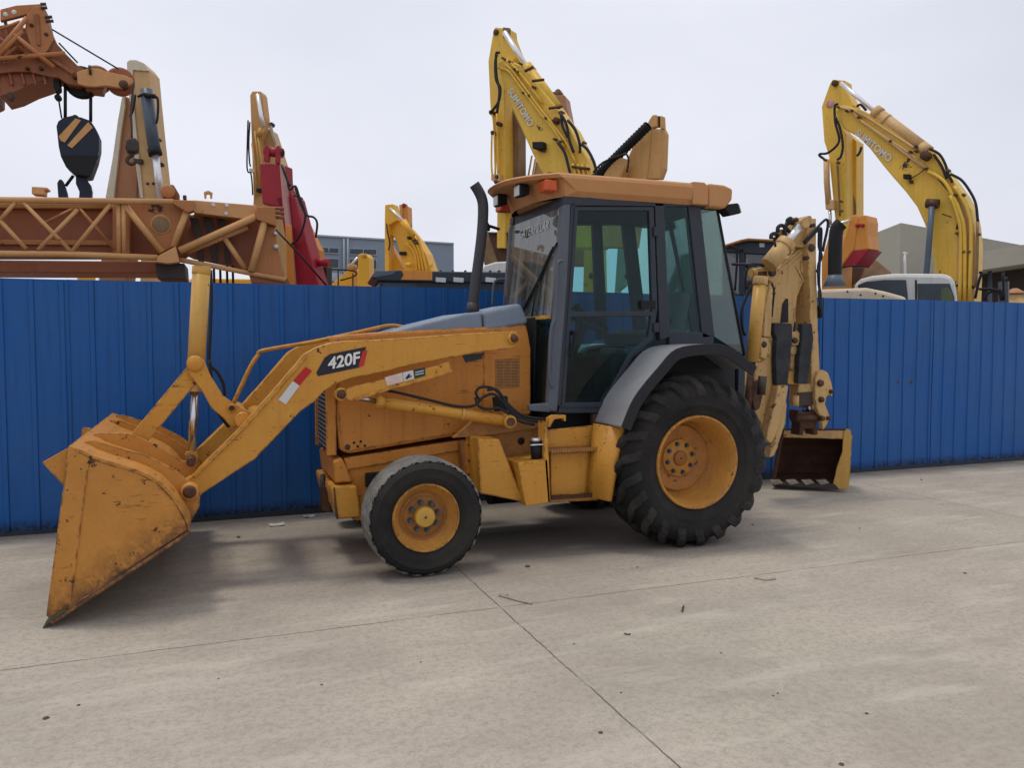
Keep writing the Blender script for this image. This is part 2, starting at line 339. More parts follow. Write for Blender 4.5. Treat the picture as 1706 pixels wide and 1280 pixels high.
# ------------------------------------------------------------------ fence of ribbed blue sheet
FV = 7.55
fence = thing('metal_fence', (4, FV, 0), 'long blue ribbed steel sheet fence standing behind the yellow backhoe loader', 'fence')
rng = random.Random(3); x = -9.0; k = 0
while x < 32:
    wv = .88; top = 2.118+rng.uniform(-.007, .007); y0 = FV+rng.uniform(-.004, .004)+(.006 if k % 2 else 0)
    prof = []
    for j in range(4):
        a = x+j*.22
        prof += [(a, 0), (a+.10, .0015), (a+.168, 0), (a+.176, -.011), (a+.206, -.011), (a+.214, 0)]
    prof.append((x+wv+.02, .002))
    zs = [.03+rng.uniform(0, .012), .5, 1.0, 1.6, top]
    vs = []; 
    for z in zs:
        for (px_, py_) in prof: vs.append((px_, y0+py_+.004*math.sin(px_*2.1+z*3)*(1 if 0 < z < 2 else .5), z))
    n_ = len(prof); fs = [(r*n_+i, r*n_+i+1, (r+1)*n_+i+1, (r+1)*n_+i) for r in range(len(zs)-1) for i in range(n_-1)]
    m_ = MB(); m_.add(vs, fs); o = m_.build('sheet_panel', FENC, fence)
    s_ = o.modifiers.new('thickness', 'SOLIDIFY'); s_.thickness = .0015
    x += wv; k += 1
for z in (.35, 1.1, 1.85): MB().box(-9, 31.9, FV+.012, FV+.052, z-.025, z+.025).build('rail', DST, fence)
MB().box(-9, 31.9, FV-.004, FV+.03, 0, .05).build('bottom_rail', CABG, fence)
for i in range(14): MB().box(-8.6+i*3, -8.52+i*3, FV+.056, FV+.13, 0, 2.05).build('post', DST, fence)

# ------------------------------------------------------------------ the backhoe loader
VC = 6.17
BL = thing('backhoe_loader', (2.4, VC, 0), 'faded yellow backhoe loader with grey hood and tan cab roof, bucket on the ground', 'backhoe loader')
def both(mb, name, m, parent, bevel=.004):
    a = mb.build(name, m, parent, bevel); b = mb.mirror(VC).build(name, m, parent, bevel); return a, b
YV = Vector((0, 1, 0))
# --- chassis and hood
fr = MB()
fr.tr(V(5.86), [(573, 765), (700, 745), (795, 731), (912, 700), (1010, 692), (1010, 800), (900, 800), (800, 822), (590, 866), (588, 812)], 0, .62)
fr.box(2.6, 4.3, 5.95, 6.4, .55, 1.05)
chassis = fr.build('chassis', BODY, BL, .006)
T(V(5.83), [(573, 764), (700, 744), (795, 730), (797, 745), (700, 762), (578, 783)], 0, .02, 'frame_lip', BODY, chassis)
T(V(5.80), [(610, 790), (640, 787), (640, 812), (610, 812)], 0, .05, 'black_block', BLK, chassis)
T(V(5.74), [(768, 738), (800, 733), (832, 700), (912, 700), (912, 775), (870, 800), (805, 812), (775, 800)], 0, .1, 'frame_side_plate', BRNP, chassis)
T(V(5.68), [(826, 690), (905, 697), (905, 712), (800, 727), (755, 730), (790, 700)], 0, .05, 'frame_gusset', BRNP, chassis)
MB().lathe(V(5.735).p(868, 735), YV, [(0, 0), (.028, 0), (.028, -.004), (.0, -.004)], 20).build('frame_hole', BLK, chassis)
# bolted bracket right of the front wheel
T(V(5.72), [(775, 738), (797, 732), (803, 790), (775, 790)], 0, .06, 'bolted_bracket', BODY, chassis)
for q in ((781, 742), (790, 740), (781, 768), (791, 768)):
    c_ = V(5.715).p(*q); MB().tube([c_, c_+YV*-.012], .009, 6).build('bolt_head', DST, chassis)
hd = MB().tr(V(5.85), [(562, 560), (640, 553), (878, 541), (885, 580), (885, 692), (800, 720), (760, 727), (580, 757), (566, 750), (560, 700)], 0, .64)
hood = hd.build('hood_side', BODY, BL, .02)
T(V(5.843), [(563, 600), (802, 588), (802, 560), (806, 560), (806, 650), (800, 690), (782, 716), (760, 722), (582, 752), (570, 746), (565, 700)], 0, .01, 'side_cover', BODY, hood, .008)
T(V(5.838), [(806, 553), (877, 543), (884, 580), (884, 690), (806, 700)], 0, .012, 'rear_cowl_cover', BODY, hood, .008)
T(V(5.835), [(825, 599), (866, 596), (866, 646), (825, 648)], 0, .004, 'weathered_decal', BRNP, hood, 0)
dl = MB()
for j in range(9):
    y = 603+j*4.8
    for xa, xb in ((828, 838), (841, 850), (853, 863)): dl.tr(V(5.833), [(xa, y), (xb, y-.2), (xb, y+1.3), (xa, y+1.5)], 0, .002)
dl.build('decal_lines', mat('decal_faded_ink', (.16, .09, .045), .7), hood)
for q in ((590, 738), (601, 736), (596, 744), (608, 743)):
    MB().lathe(V(5.842).p(*q), YV, [(0, -.002), (.0095, -.002), (.0095, .002)], 14).build('vent_hole', BLK, hood)
MB().lathe(V(5.842).p(579, 745), YV, [(0, -.006), (.016, -.006), (.02, -.002), (.02, .002)], 20).build('round_latch', DST, hood)
T(V(5.838), [(770, 592), (806, 588), (803, 598), (776, 604)], 0, .006, 'side_slot', CABG, hood, 0)
gh = MB().tr(V(5.865), [(605, 570), (640, 557), (687, 543), (773, 522), (803, 519), (806, 555), (734, 561), (640, 569)], 0, .61).build('hood_top', HOODG, BL, .05, seg=4)
gh2 = MB().tr(V(5.85), [(807, 519), (868, 505), (880, 533), (880, 540), (808, 554)], 0, .64).build('rear_hood_top', HOODG, BL, .03, seg=4)
# far side of hood nose
nose = MB().tr(V(5.9), [(560, 610), (566, 588), (615, 566), (640, 565), (640, 620), (562, 640)], 0, .54).build('hood_nose', HOODG, BL, .04, seg=4)
# grille facing forward
GX = V(5.85).p(561, 700).x
gr = MB().box(GX-.05, GX-.005, VC-.3, VC+.3, V(5.85).p(560, 757).z, V(5.85).p(560, 640).z).build('grille', GRIL, BL, .01)
zt, zb = V(5.85).p(560, 640).z, V(5.85).p(560, 752).z
for i in range(15):
    z = zb+.02+(zt-zb-.03)*i/14
    MB().prism([(GX-.066, VC-.28, z-.006), (GX-.05, VC-.28, z-.012), (GX-.05, VC-.28, z+.004), (GX-.066, VC-.28, z+.002)], (0, .56, 0)).build('grille_slat', GRILS, gr)
both(MB().box(GX-.075, GX-.004, VC-.325, VC-.285, zb-.03, zt), 'grille_frame', BODY, gr, .006)
# front weights and bumper
w1 = MB(); xw = V(5.8).p(561, 760).x; zw0, zw1 = V(5.8).p(561, 806).z, V(5.8).p(561, 768).z
w1.prism([(xw+.12, 5.8, zw0), (xw-.015, 5.8, zw0), (xw-.03, 5.8, zw1), (xw+.04, 5.8, zw1+.02)], (0, .74, 0)).build('front_crossmember', BODY, BL, .02, seg=3)
zl0, zl1 = V(5.74).p(561, 866).z, V(5.74).p(561, 812).z
wt = both(MB().prism([(xw+.16, 5.74, zl0), (xw+.0, 5.74, zl0), (xw-.05, 5.74, zl1-.04), (xw-.05, 5.74, zl1), (xw+.13, 5.74, zl1)], (0, .31, 0)), 'front_weight', YEL, BL, .012)
for o_ in wt: pass
both(MB().prism([(xw-.012, 5.733, zl0), (xw-.022, 5.733, zl0+.02), (xw-.035, 5.733, zl1), (xw-.027, 5.733, zl1), (xw-.004, 5.733, zl0)], (0, .02, 0)), 'weight_seam', BPIN, wt[0], 0)
MB().prism([(xw+.1, 6.05, zl0+.04), (xw-.02, 6.05, zl0+.06), (xw-.04, 6.05, zl1-.02), (xw+.1, 6.05, zl1-.02)], (0, .24, 0)).build('tow_block', BODY, BL, .008)
MB().tube([(xw-.05, VC, zl0+.02), (xw-.05, VC, zl1+.03)], .02, 12).build('tow_pin', DST, BL)
for sgn in (-1, 1):
    MB().prism([(xw-.07, VC+sgn*.07-.012, zl0+.0), (xw-.01, VC+sgn*.07-.012, zl0-.02), (xw+.02, VC+sgn*.07-.012, zl1-.06), (xw-.06, VC+sgn*.07-.012, zl1-.05)], (0, .024, 0)).build('tow_plate', BPIN, BL, .004)
T(V(5.84), [(590, 812), (650, 806), (700, 812), (700, 866), (592, 868)], 0, .66, 'axle_bolster', BODY, BL, .01)
MB().tube([(1.39, 5.42, .4), (1.39, 6.92, .4)], .07, 16).build('front_axle', BODY, BL)
MB().tube([(3.54, 5.6, .66), (3.54, 6.74, .66)], .14, 20).build('rear_axle', BODY, BL)
# muffled underside: transmission, sump and drive shaft
MB().box(1.7, 3.3, 5.95, 6.4, .42, .8).build('transmission', DST, BL, .03)
MB().tube([(1.4, VC, .45), (3.5, VC, .6)], .045, 12).build('drive_shaft', DST, BL)
MB().tube([(2.2, 6.3, .34), (2.75, 6.3, .34)], .11, 18).build('sump', BLK, BL)

# --- wheels
def wheel(name, c, R, W, side, rear, parent):
    """c: hub centre on the outer face plane; side -1 = outer face towards the viewer"""
    ax = Vector((0, -side, 0))              # axis runs inward
    c = Vector(c)
    if rear:
        rimp = [(.362, .07), (.366, .04), (.364, .022), (.354, .018), (.345, .028), (.338, .055), (.330, .062), (.327, .105), (.314, .12), (.312, .325), (.272, .325), (.266, .30), (.258, .288), (.19, .296), (.17, .305), (.0, .305)]
    else:
        rimp = [(.236, .06), (.236, .035), (.233, .02), (.226, .017), (.220, .028), (.214, .05), (.206, .062), (.196, .09), (.176, .105), (.172, .125), (.150, .135), (.142, .115), (.13, .108), (.0, .108)]
    rim = MB().lathe(c, ax, rimp, 72).build(name, RIM, parent)
    if rear:
        prof = [(.345, .06), (.372, .035), (.40, .028), (.44, .010), (.445, .004), (.452, .004), (.458, .006), (.49, .0), (.54, -.002), (.59, .02), (.625, .065), (.635, .11), (.642, W/2)]
        prof = prof + [(r, W-a) for r, a in prof[::-1][1:]]
        ty = MB().lathe(c, ax, prof, 96); ty.build('tyre', TYRE, rim)
        lg = MB(); n = 22; u = ax.orthogonal().normalized(); q = ax.cross(u)
        for sd in (0, 1):
            for k in range(n):
                th0 = 2*math.pi*(k+.5*sd)/n; ring = []
                for (t, r, a, hh, wd) in ((0, .640, W/2+.015, .04, .062), (.3, .640, W*.36, .042, .066), (.62, .637, W*.2, .044, .07), (.8, .62, .075, .052, .082), (.9, .60, .028, .036, .088), (1.0, .565, .0, .016, .088), (1.04, .53, -.004, .003, .07)):
                    th = th0+.36*t; a_ = a if sd == 0 else W-a
                    nv = Vector((1, 0)) if t < .7 else Vector((.75, -.6)) if t < .85 else Vector((.35, -.9))
                    for (dt, top) in ((-wd/2, 0), (-wd/2*.72, 1), (wd/2*.72, 1), (wd/2, 0)):
                        tt = th*(1 if side < 0 else -1)+dt/r
                        rr = r-.012+(hh+.012)*top*nv.x - (0 if top else 0); aa = a_+(hh*top*nv.y)*(1 if sd == 0 else -1)
                        ring.append(c+(u*math.cos(tt)+q*math.sin(tt))*rr+ax*aa)
                m = 7; fs = [(i*4+j, i*4+j+1, (i+1)*4+j+1, (i+1)*4+j) for i in range(m-1) for j in range(3)] + [(0, 1, 2, 3), (m*4-1, m*4-2, m*4-3, m*4-4)]
                lg.add(ring, fs)
        lg.build('tyre_lugs', LUG, rim, .006)
        hub = [(.0, .262), (.055, .262), (.06, .268), (.062, .298)]; nr, nn_, na = .118, 8, .29
        MB().lathe(c, ax, [(.0, .283), (.145, .283), (.152, .29), (.155, .302)], 40).build('hub_flange', RIM, rim)
        MB().lathe(c, ax, [(.15, .3025), (.17, .302), (.19, .293), (.257, .285)], 56).build('wheel_disc', RIMM, rim)
    else:
        prof = [(.215, .06), (.232, .04), (.246, .026), (.272, .014), (.276, .009), (.284, .008), (.288, .008), (.31, .002), (.335, .0), (.338, -.003), (.345, -.003), (.348, .001), (.365, .006), (.385, .022)]
        prof2 = [(r, W-a) for r, a in prof[::-1]]
        tri = lambda x: abs((x % 1)*2-1)*2-1
        tp = [(.384, .020), (.398, .032), (.402, .045)]
        inner = []
        for k in range(4):
            y = .07+(W-.14)*k/3; inner += [(.405, y-.009), (.384, y-.006), (.384, y+.006), (.405, y+.009)]
        tp2 = tp + inner + [(r, W-a) for r, a in tp[::-1]]
        def md(i, th, r, a):
            if 0 <= i < 3: 
                if i == 0: return r+.010*tri(th*13/math.pi), a-.002
                return r, a+.009*tri(th*13/math.pi)
            if 3 <= i < 3+len(inner): return r, a+.010*tri(th*13/math.pi)
            return r, a
        MB().lathe(c, ax, prof+[(.38, .05)], 96).build('tyre', TYRE, rim)
        MB().lathe(c, ax, [(.38, W-.05)]+prof2, 96).build('inner_sidewall', TYRE, rim)
        MB().lathe(c, ax, tp2, 260, md).build('tread', TREAD, rim)
        MB().lathe(c, ax, [(.378, .015), (.393, .026), (.393, W-.026), (.378, W-.015)], 96).build('groove_base', BLK, rim)
        hub = [(.0, .045), (.058, .045), (.068, .052), (.07, .062), (.07, .11)]; nr, nn_, na = .1, 8, .104
        MB().lathe(c, ax, [(.072, .106), (.128, .106), (.141, .113), (.149, .133), (.171, .123)], 56).build('hub_ring', RIMD, rim)
    MB().lathe(c, ax, hub, 40).build('hub_cap', RIMD if rear else HUBY, rim)
    u = Vector((1, 0, 0)); q = Vector((0, 0, 1))
    for k in range(nn_):
        th = 2*math.pi*(k+.3)/nn_; p = c+(u*math.cos(th)+q*math.sin(th))*nr+ax*na
        mb = MB().tube([p, p-ax*.014], .019, 14); mb.tube([p-ax*.012, p-ax*.034], .013, 6); mb.build('wheel_nut', NUT, rim)
    MB().lathe(c+ax*(hub[0][1]-.004), ax, [(0, 0), (.008, 0), (.009, .004)], 10).build('centre_plug', BPIN, rim)
    return rim
wheel('front_wheel', (1.375, 5.185, .405), .405, .3, -1, False, BL)
wheel('front_wheel', (1.375, 2*VC-5.185, .405), .405, .3, 1, False, BL)
wheel('rear_wheel', (3.535, 5.185, .668), .685, .44, -1, True, BL)
wheel('rear_wheel', (3.535, 2*VC-5.185, .668), .685, .44, 1, True, BL)

# --- loader arms
armo = [(863, 552), (852, 552), (773, 556), (676, 563), (613, 567), (578, 568), (551, 571), (527, 579), (508, 590), (450, 658), (390, 724), (320, 793), (305, 803), (300, 818), (306, 833), (322, 838), (338, 822), (425, 765), (500, 686), (523, 670), (539, 653), (558, 640), (590, 630), (656, 616), (695, 606), (730, 600), (812, 585), (851, 581), (861, 576), (866, 565)]
def arm(mir):
    A = lambda mb: mb.mirror(VC) if mir else mb
    a = A(MB().tr(V(5.55), armo, 0, .11)).build('loader_arm', YEL, BL, .008, seg=3)
    # raised weld flange on the upper edge of the boom plate
    A(MB().tr(V(5.535), [(508, 590), (450, 658), (390, 724), (320, 793), (324, 797), (394, 729), (454, 663), (511, 596)], 0, .02)).build('edge_flange', YEL, a, .002)
    for q, r in (((316, 819), .052), ((854, 564), .042), ((568, 657), .045)):
        c = V(5.55).p(*q)
        A(MB().lathe(c, YV, [(r, .02), (r, -.03), (r*.72, -.036), (r*.68, -.03)], 28)).build('pivot_boss', YEL, a)
        A(MB().lathe(c, YV, [(0, -.045), (r*.6, -.045), (r*.69, -.03), (r*.69, 0)], 24)).build('pivot_pin', BPIN, a)
    br = A(MB().tr(V(5.515), [(576, 647), (641, 632), (730, 609), (748, 602), (754, 620), (719, 631), (656, 648), (592, 669), (572, 664)], 0, .012)).build('link_guard', YEL, a, .003)
    A(MB().tr(V(5.50), [(592, 668), (656, 648), (719, 631), (754, 620), (754, 616), (719, 626), (656, 643), (588, 664)], 0, .03)).build('guard_flange', YEL, br, .002)
    # lift cylinder
    c0, c1 = V(5.6).p(568, 657), V(5.6).p(846, 702); s = V(5.6).p(628, 669)
    cy = A(MB().tube([s, c1], .042, 24)).build('lift_cylinder', YEL, BL)
    A(MB().tube([c0, s], .02, 16)).build('cylinder_rod', STEEL, cy)
    d = (c1-s).normalized()
    A(MB().tube([s-d*.01, s+d*.05], .05, 24)).build('cylinder_gland', YEL, cy)
    k = V(5.6).p(770, 690); A(MB().tube([k-d*.012, k+d*.012], .048, 24)).build('cylinder_clamp', CREAMY, cy)
    A(MB().tube([c1-YV*.06, c1+YV*.06], .05, 24)).build('cylinder_eye', YEL, cy, .004)
    A(MB().tube([c1-YV*.075, c1+YV*.07], .032, 20)).build('pivot_pin', BPIN, cy)
    return a
near = arm(False); far = arm(True)
# markings on the near arm
P = V(5.547)
T(P, [(527, 621), (541, 596), (550, 590), (610, 578), (600, 612), (530, 627)], 0, .003, 'model_badge', DECD, near, 0)
P = V(5.543)
T(P, [(604, 585), (612, 583), (606, 609), (597, 612)], 0, .003, 'badge_stripe', DECR, near, 0)
P = V(5.541)
lettering('badge_text', '420F', .112, P.p(573, 602), P.p(600, 597)-P.p(550, 607), (0, 0, 1), DECW, near, .001, .0028, shear=.05)
P = V(5.546)
T(P, [(509, 611), (520, 618), (499, 643), (488, 635)], 0, .003, 'red_reflector', REFR, near, 0)
T(P, [(488, 635), (499, 643), (476, 674), (464, 666)], 0, .003, 'white_reflector', REFW, near, 0)
P = V(5.511)
T(P, [(641, 629), (670, 621), (672, 636), (645, 643)], 0, .003, 'faded_sticker', mat('faded_pink_sticker', (.62, .45, .4), .5, col2=(.66, .6, .56), amt=.8, scale=8), near, 0)
T(P, [(671, 621), (688, 617), (690, 631), (673, 636)], 0, .003, 'pictogram_sticker', REFW, near, 0)
T(P, [(689, 616), (708, 612), (709, 626), (691, 631)], 0, .003, 'green_sticker', mat('sticker_dark_green', (.03, .06, .045), .5), near, 0)
P = V(5.508)
MB().tr(P, [(692, 620), (706, 617), (706, 618.5), (692, 621.5)], 0, .002).tr(P, [(692, 624), (706, 621), (706, 622.5), (692, 625.5)], 0, .002).build('sticker_lines', REFW, near)
MB().tr(P, [(675, 631), (681, 623), (684, 624), (679, 632)], 0, .002).tr(P, [(680, 628), (686, 626), (686, 628), (681, 630)], 0, .002).build('pictogram', DECD, near)

# --- cross tube, tilt linkage in the middle of the arms
a_ = V(5.6).p(440, 712); MB().tube([a_, Vector((a_.x, 2*VC-5.6, a_.z))], .07, 20).build('arm_cross_tube', YEL, BL)
a_ = V(6.15).p(400, 690); a_.y = 5.62
PL = V(6.07)
def pair(pts, name, th=.03, gap=.13, m=YEL, par=None, bev=.006):
    r = []
    for o_ in (0, gap): r.append(T(V(5.75+o_), pts, 0, th, name, m, par or BL, bev))
    return r
lv = pair([(310, 608), (315, 597), (328, 593), (340, 600), (350, 625), (372, 660), (395, 676), (425, 690), (418, 705), (385, 712), (372, 697), (352, 680), (336, 650), (318, 628)], 'tilt_lever', gap=.15)
lk = pair([(316, 606), (328, 600), (341, 612), (336, 628), (240, 744), (225, 753), (209, 746), (209, 733), (218, 724)], 'bucket_link', gap=.06)
for o_ in lk: o_.location.y += .045
for q, r in (((325, 606), .055), ((218, 740), .045), ((386, 680), .03)):
    c = V(5.74).p(*q)
    MB().tube([c, c+YV*.2], r*.6, 22).build('linkage_pin', BPIN, lv[0])
    MB().lathe(c, YV, [(r*.6, -.012), (r*.9, -.012), (r, 0), (r, .02)], 26).build('linkage_boss', YEL, lv[0])
    if r > .05:
        MB().lathe(c, YV, [(0, -.02), (.045, -.018), (.05, -.01)], 26).build('linkage_cap', YEL, lv[0])
MB().tube([a_, Vector((a_.x, 2*VC-5.62, a_.z))], .05, 18).build('lever_cross_tube', YEL, BL)
LV = 5.86; t0, t1 = V(LV).p(336, 445), V(LV).p(325, 640); rb = V(LV).p(319, 762)
tcy = MB().tube([t0, t1], .058, 28).build('tilt_cylinder', CREAMY, BL)
d = (t1-t0).normalized()
MB().tube([t0-d*.004, t0+d*.05], .061, 28).build('cylinder_cap', CREAMY, tcy, .004)
MB().tube([t1, t1+d*.05], .057, 28).build('cylinder_gland', TAN, tcy, .004)
MB().tube([t1, rb], .026, 18).build('cylinder_rod', STEEL, tcy)
MB().tube([rb-YV*.07, rb+YV*.07], .045, 20).build('rod_eye', YEL, tcy)
MB().tube([Vector((rb.x, 5.6, rb.z)), Vector((rb.x, 2*VC-5.6, rb.z))], .028, 16).build('hinge_shaft', BPIN, BL)
MB().tube([V(6.24).p(x, y) for x, y in ((351, 450), (352, 500), (350, 560), (349, 604), (362, 620), (372, 640), (374, 660))], .012, 8, 6).build('tilt_hose', HOSE, BL)
MB().tube([V(6.2).p(x, y) for x, y in ((349, 600), (353, 640), (360, 680), (372, 700), (382, 712))], .012, 8, 6).build('tilt_hose', HOSE, BL)
# steel tube guard over the arms
MB().tube([V(6.3).p(x, y) for x, y in ((389, 672), (400, 648), (418, 610), (430, 592), (440, 584), (520, 570), (600, 553), (640, 544), (660, 543), (685, 549))], .016, 10, 4).build('guard_rail', YEL, BL)

# --- loader bucket
B0, B1 = 5.02, 7.22
prof = [(115, 747), (72, 1040), (86, 1030), (312, 893), (313, 880), (288, 835), (262, 808), (225, 788), (200, 780), (150, 768), (135, 755)]
sidep = [(114, 747), (77, 1027), (84, 1031), (312, 884), (310, 872), (290, 836), (262, 806), (222, 786), (195, 778), (152, 764), (141, 758)]
bk = MB().tr(V(B0), sidep, 0, .022); bk.tr(V(B0), sidep, 0, .022)
shell = [V(B0).p(*q) for q in [(113, 748), (141, 758), (152, 764), (172, 771), (195, 778), (222, 786), (243, 795), (262, 806), (277, 820), (290, 836), (302, 855), (311, 872), (313, 885)]]
shell += [V(B0).p(84, 1036)]
# curved back plate and floor as one bent sheet
def sheet(pts, y0, y1, th):
    n = len(pts); P0 = [Vector((p.x, 0, p.z)) for p in pts]; nor = []
    for i in range(n):
        t = (P0[min(i+1, n-1)]-P0[max(i-1, 0)]).normalized(); nor.append(Vector((t.z, 0, -t.x)))
    ring = P0 + [p+q*th for p, q in zip(P0[::-1], nor[::-1])]
    vs = [Vector((p.x, y0, p.z)) for p in ring] + [Vector((p.x, y1, p.z)) for p in ring]; m = len(ring)
    fs = [(i, (i+1) % m, (i+1) % m+m, i+m) for i in range(m)]
    for i in range(n-1): fs += [(i, i+1, m-2-i, m-1-i), (i+m, m-1-i+m, m-2-i+m, i+1+m)]
    return MB().add(vs, fs)
bucket = sheet(shell, B0-.012, B1+.012, -.02).build('loader_bucket', BUCKY, BL, .004)
T(V(B0-.006), sidep, 0, .026, 'side_plate', BUCKY, bucket, .004)
MB().tr(V(B0), sidep, 0, .02).mirror((B0+B1)/2).build('side_plate', BUCKY, bucket, .004)
for mir in (0, 1):
    mb = MB().tr(V(B0-.014), [(114, 747), (77, 1025), (84, 1029), (117, 1005), (121, 985), (148, 772), (146, 762)], 0, .014)
    (mb.mirror((B0+B1)/2) if mir else mb).build('side_wear_strip', BUCKY, bucket, .003)
e0 = V(B0).p(70, 1048); e0.z = .004; e1 = V(B0).p(112, 1018); dd = (e1-e0).normalized(); nn = Vector((-dd.z, 0, dd.x))
MB().prism([e0, e1-nn*.004, e1+nn*.022, e0+dd*.05+nn*.022], (0, B1-B0+.03, 0)).build('cutting_edge', BEDGE, bucket, .002)
# near and far hinge brackets on the bucket's back
brk = [(140, 735), (158, 734), (218, 752), (240, 757), (288, 781), (322, 808), (334, 820), (332, 845), (318, 870), (312, 884), (289, 834), (260, 806), (222, 787), (160, 768)]
for (v, nm) in ((5.28, 'hinge_bracket'), (5.70, 'hinge_bracket'), (2*VC-5.72, 'hinge_bracket'), (2*VC-5.3, 'hinge_bracket')):
    b_ = [Vector((q.x, v, q.z)) for q in (V(5.28).p(*r) for r in brk)]
    MB().prism(b_, (0, .022, 0)).build(nm, BUCKY, bucket, .004)
for q, r in (((316, 819), .055), ):
    c = V(5.27).p(*q); MB().lathe(c, YV, [(r, .02), (r, -.02), (r*.72, -.026)], 28).build('hinge_boss', BUCKY, bucket); MB().lathe(c, YV, [(r*.72, -.012), (r*.7, -.03), (r*.35, -.034), (0, -.028)], 24).build('hinge_pin', BPIN, bucket)
for v in (5.68, 5.98):   # lugs that take the tilt link
    T(V(v), [(152, 727), (158, 722), (213, 722), (235, 730), (262, 742), (300, 766), (330, 775), (318, 800), (262, 806), (200, 778), (156, 752)], 0, .022, 'link_bracket', BUCKY, bucket, .004)
# folded spill guard along the top lip, open lifting eye on the near bracket
gp = [(115, 746), (70, 771), (108, 812)]
G0, G1 = B0+.03, B0+.06
T(V(B0+.03), gp, 0, .03, 'spill_guard', BUCKY, bucket, .003)
c_ = V(5.26)
MB().tr(c_, [(180, 756), (204, 766), (205, 774), (193, 781)], 0, .02).build('lifting_eye', CREAMY, bucket, .003)
T(V(5.255), [(193, 769), (204, 768), (203, 776), (194, 780)], 0, .02, 'eye_shadow_gap', BUCKY, bucket, 0)
for q in ((137, 713), (178, 709)):
    c = V(7.1 if q[0] < 150 else 7.15).p(*q)
MB().prism([V(6.6).p(133, 738), V(6.6).p(137, 713), V(6.6).p(151, 714), V(6.6).p(146, 738)], (0, .03, 0)).build('corner_gusset', BUCKY, bucket, .004)
T(V(7.12), [(160, 735), (172, 716), (182, 708), (190, 709), (220, 722), (260, 741), (300, 768), (300, 780), (220, 760)], 0, .05, 'rear_gusset', BUCKY, bucket, .005)

# --- tank, tool box and steps between the wheels
T(V(5.50), [(795, 731), (832, 732), (874, 836), (858, 834), (800, 823)], 0, .3, 'fuel_tank', YEL, BL, .012)
T(V(5.42), [(862, 772), (913, 765), (918, 838), (876, 844)], 0, .3, 'tool_box', YEL, BL, .008)
sp_ = V(5.55)
step = T(V(5.55), [(911, 717), (1000, 708), (996, 834), (918, 838)], 0, .03, 'step_well', YEL, BL, .004)
T(V(5.42), [(908, 702), (913, 716), (917, 838), (913, 840), (907, 760)], 0, .13, 'step_side_plate', YEL, step, .003)
def tread(y0, y1, xa, xb, lbl):
    P = V(5.43); a, b = P.p(xa, y0), P.p(xb, y1); mb = MB(); n = 18
    mb.obox((a+b)/2+YV*.06-Vector((0, 0, .012)), (b-a)/2, YV*.06, (0, 0, .006))
    for i in range(n):
        p = a.lerp(b, (i+.5)/n); w_ = (b.x-a.x)/n*.5
        mb.prism([(p.x-w_*.9, 5.425, p.z-.02), (p.x+w_*.9, 5.425, p.z-.02), (p.x+w_*.5, 5.425, p.z+.012), (p.x-w_*.3, 5.425, p.z+.014)], (0, .006, 0))
        mb.prism([(p.x-w_*.9, 5.53, p.z-.02), (p.x+w_*.9, 5.53, p.z-.02), (p.x+w_*.5, 5.53, p.z+.012), (p.x-w_*.3, 5.53, p.z+.014)], (0, .006, 0))
    mb.build('step_tread', lbl, step)
tread(751, 747, 918, 996, BRNP); tread(829, 824, 920, 993, RUST)
for y0, y1, y2, y3 in ((756, 752, 822, 826),):
    T(V(5.52), [(917, y0), (996, y1), (994, y2), (919, y3)], 0, .02, 'step_riser', YEL, step, .003)
gd = MB(); pts_ = [V(5.36).p(x, y) for x, y in ((1002, 708), (1036, 713), (1014, 834), (990, 831))]
# curved splash guard ahead of the rear wheel
n = 8; vs = []
for i in range(n+1):
    t = i/n; off = -.06*math.sin(t*math.pi*.75)+.10*(1-t)**2*1.3
    for a, b in ((pts_[0], pts_[1]), (pts_[3], pts_[2])):
        p = a.lerp(b, t); vs.append(Vector((p.x, p.y+off, p.z)))
gd.add(vs, [(i*2, i*2+1, i*2+3, i*2+2) for i in range(n)], True)
o = gd.build('splash_guard', YEL, BL); s_ = o.modifiers.new('thickness', 'SOLIDIFY'); s_.thickness = .012; s_.offset = 0
MB().tube([V(5.5).p(893, 735), V(5.5).p(895, 766)], .045, 22).build('filter_canister', BLK, BL)
MB().tube([V(5.5).p(893, 730), V(5.5).p(893, 736)], .036, 22).build('canister_ring', WROD, BL)
MB().tube([V(5.44).p(x, y) for x, y in ((884, 742), (905, 741), (908, 744), (908, 770))], .005, 6, 2).build('canister_strap', WROD, BL)
T(V(5.5), [(911, 712), (914, 697), (922, 692), (943, 692), (943, 702), (940, 702), (939, 697), (924, 699), (917, 712)], 0, .05, 'step_hanger', YEL, BL, .003)
T(V(5.75), [(905, 690), (1010, 684), (1010, 712), (912, 718)], 0, .4, 'cab_underside', BLK, BL, .003)
T(V(5.6), [(988, 690), (998, 690), (1000, 712), (988, 712)], 0, .05, 'cab_mount', BPIN, BL, .003)

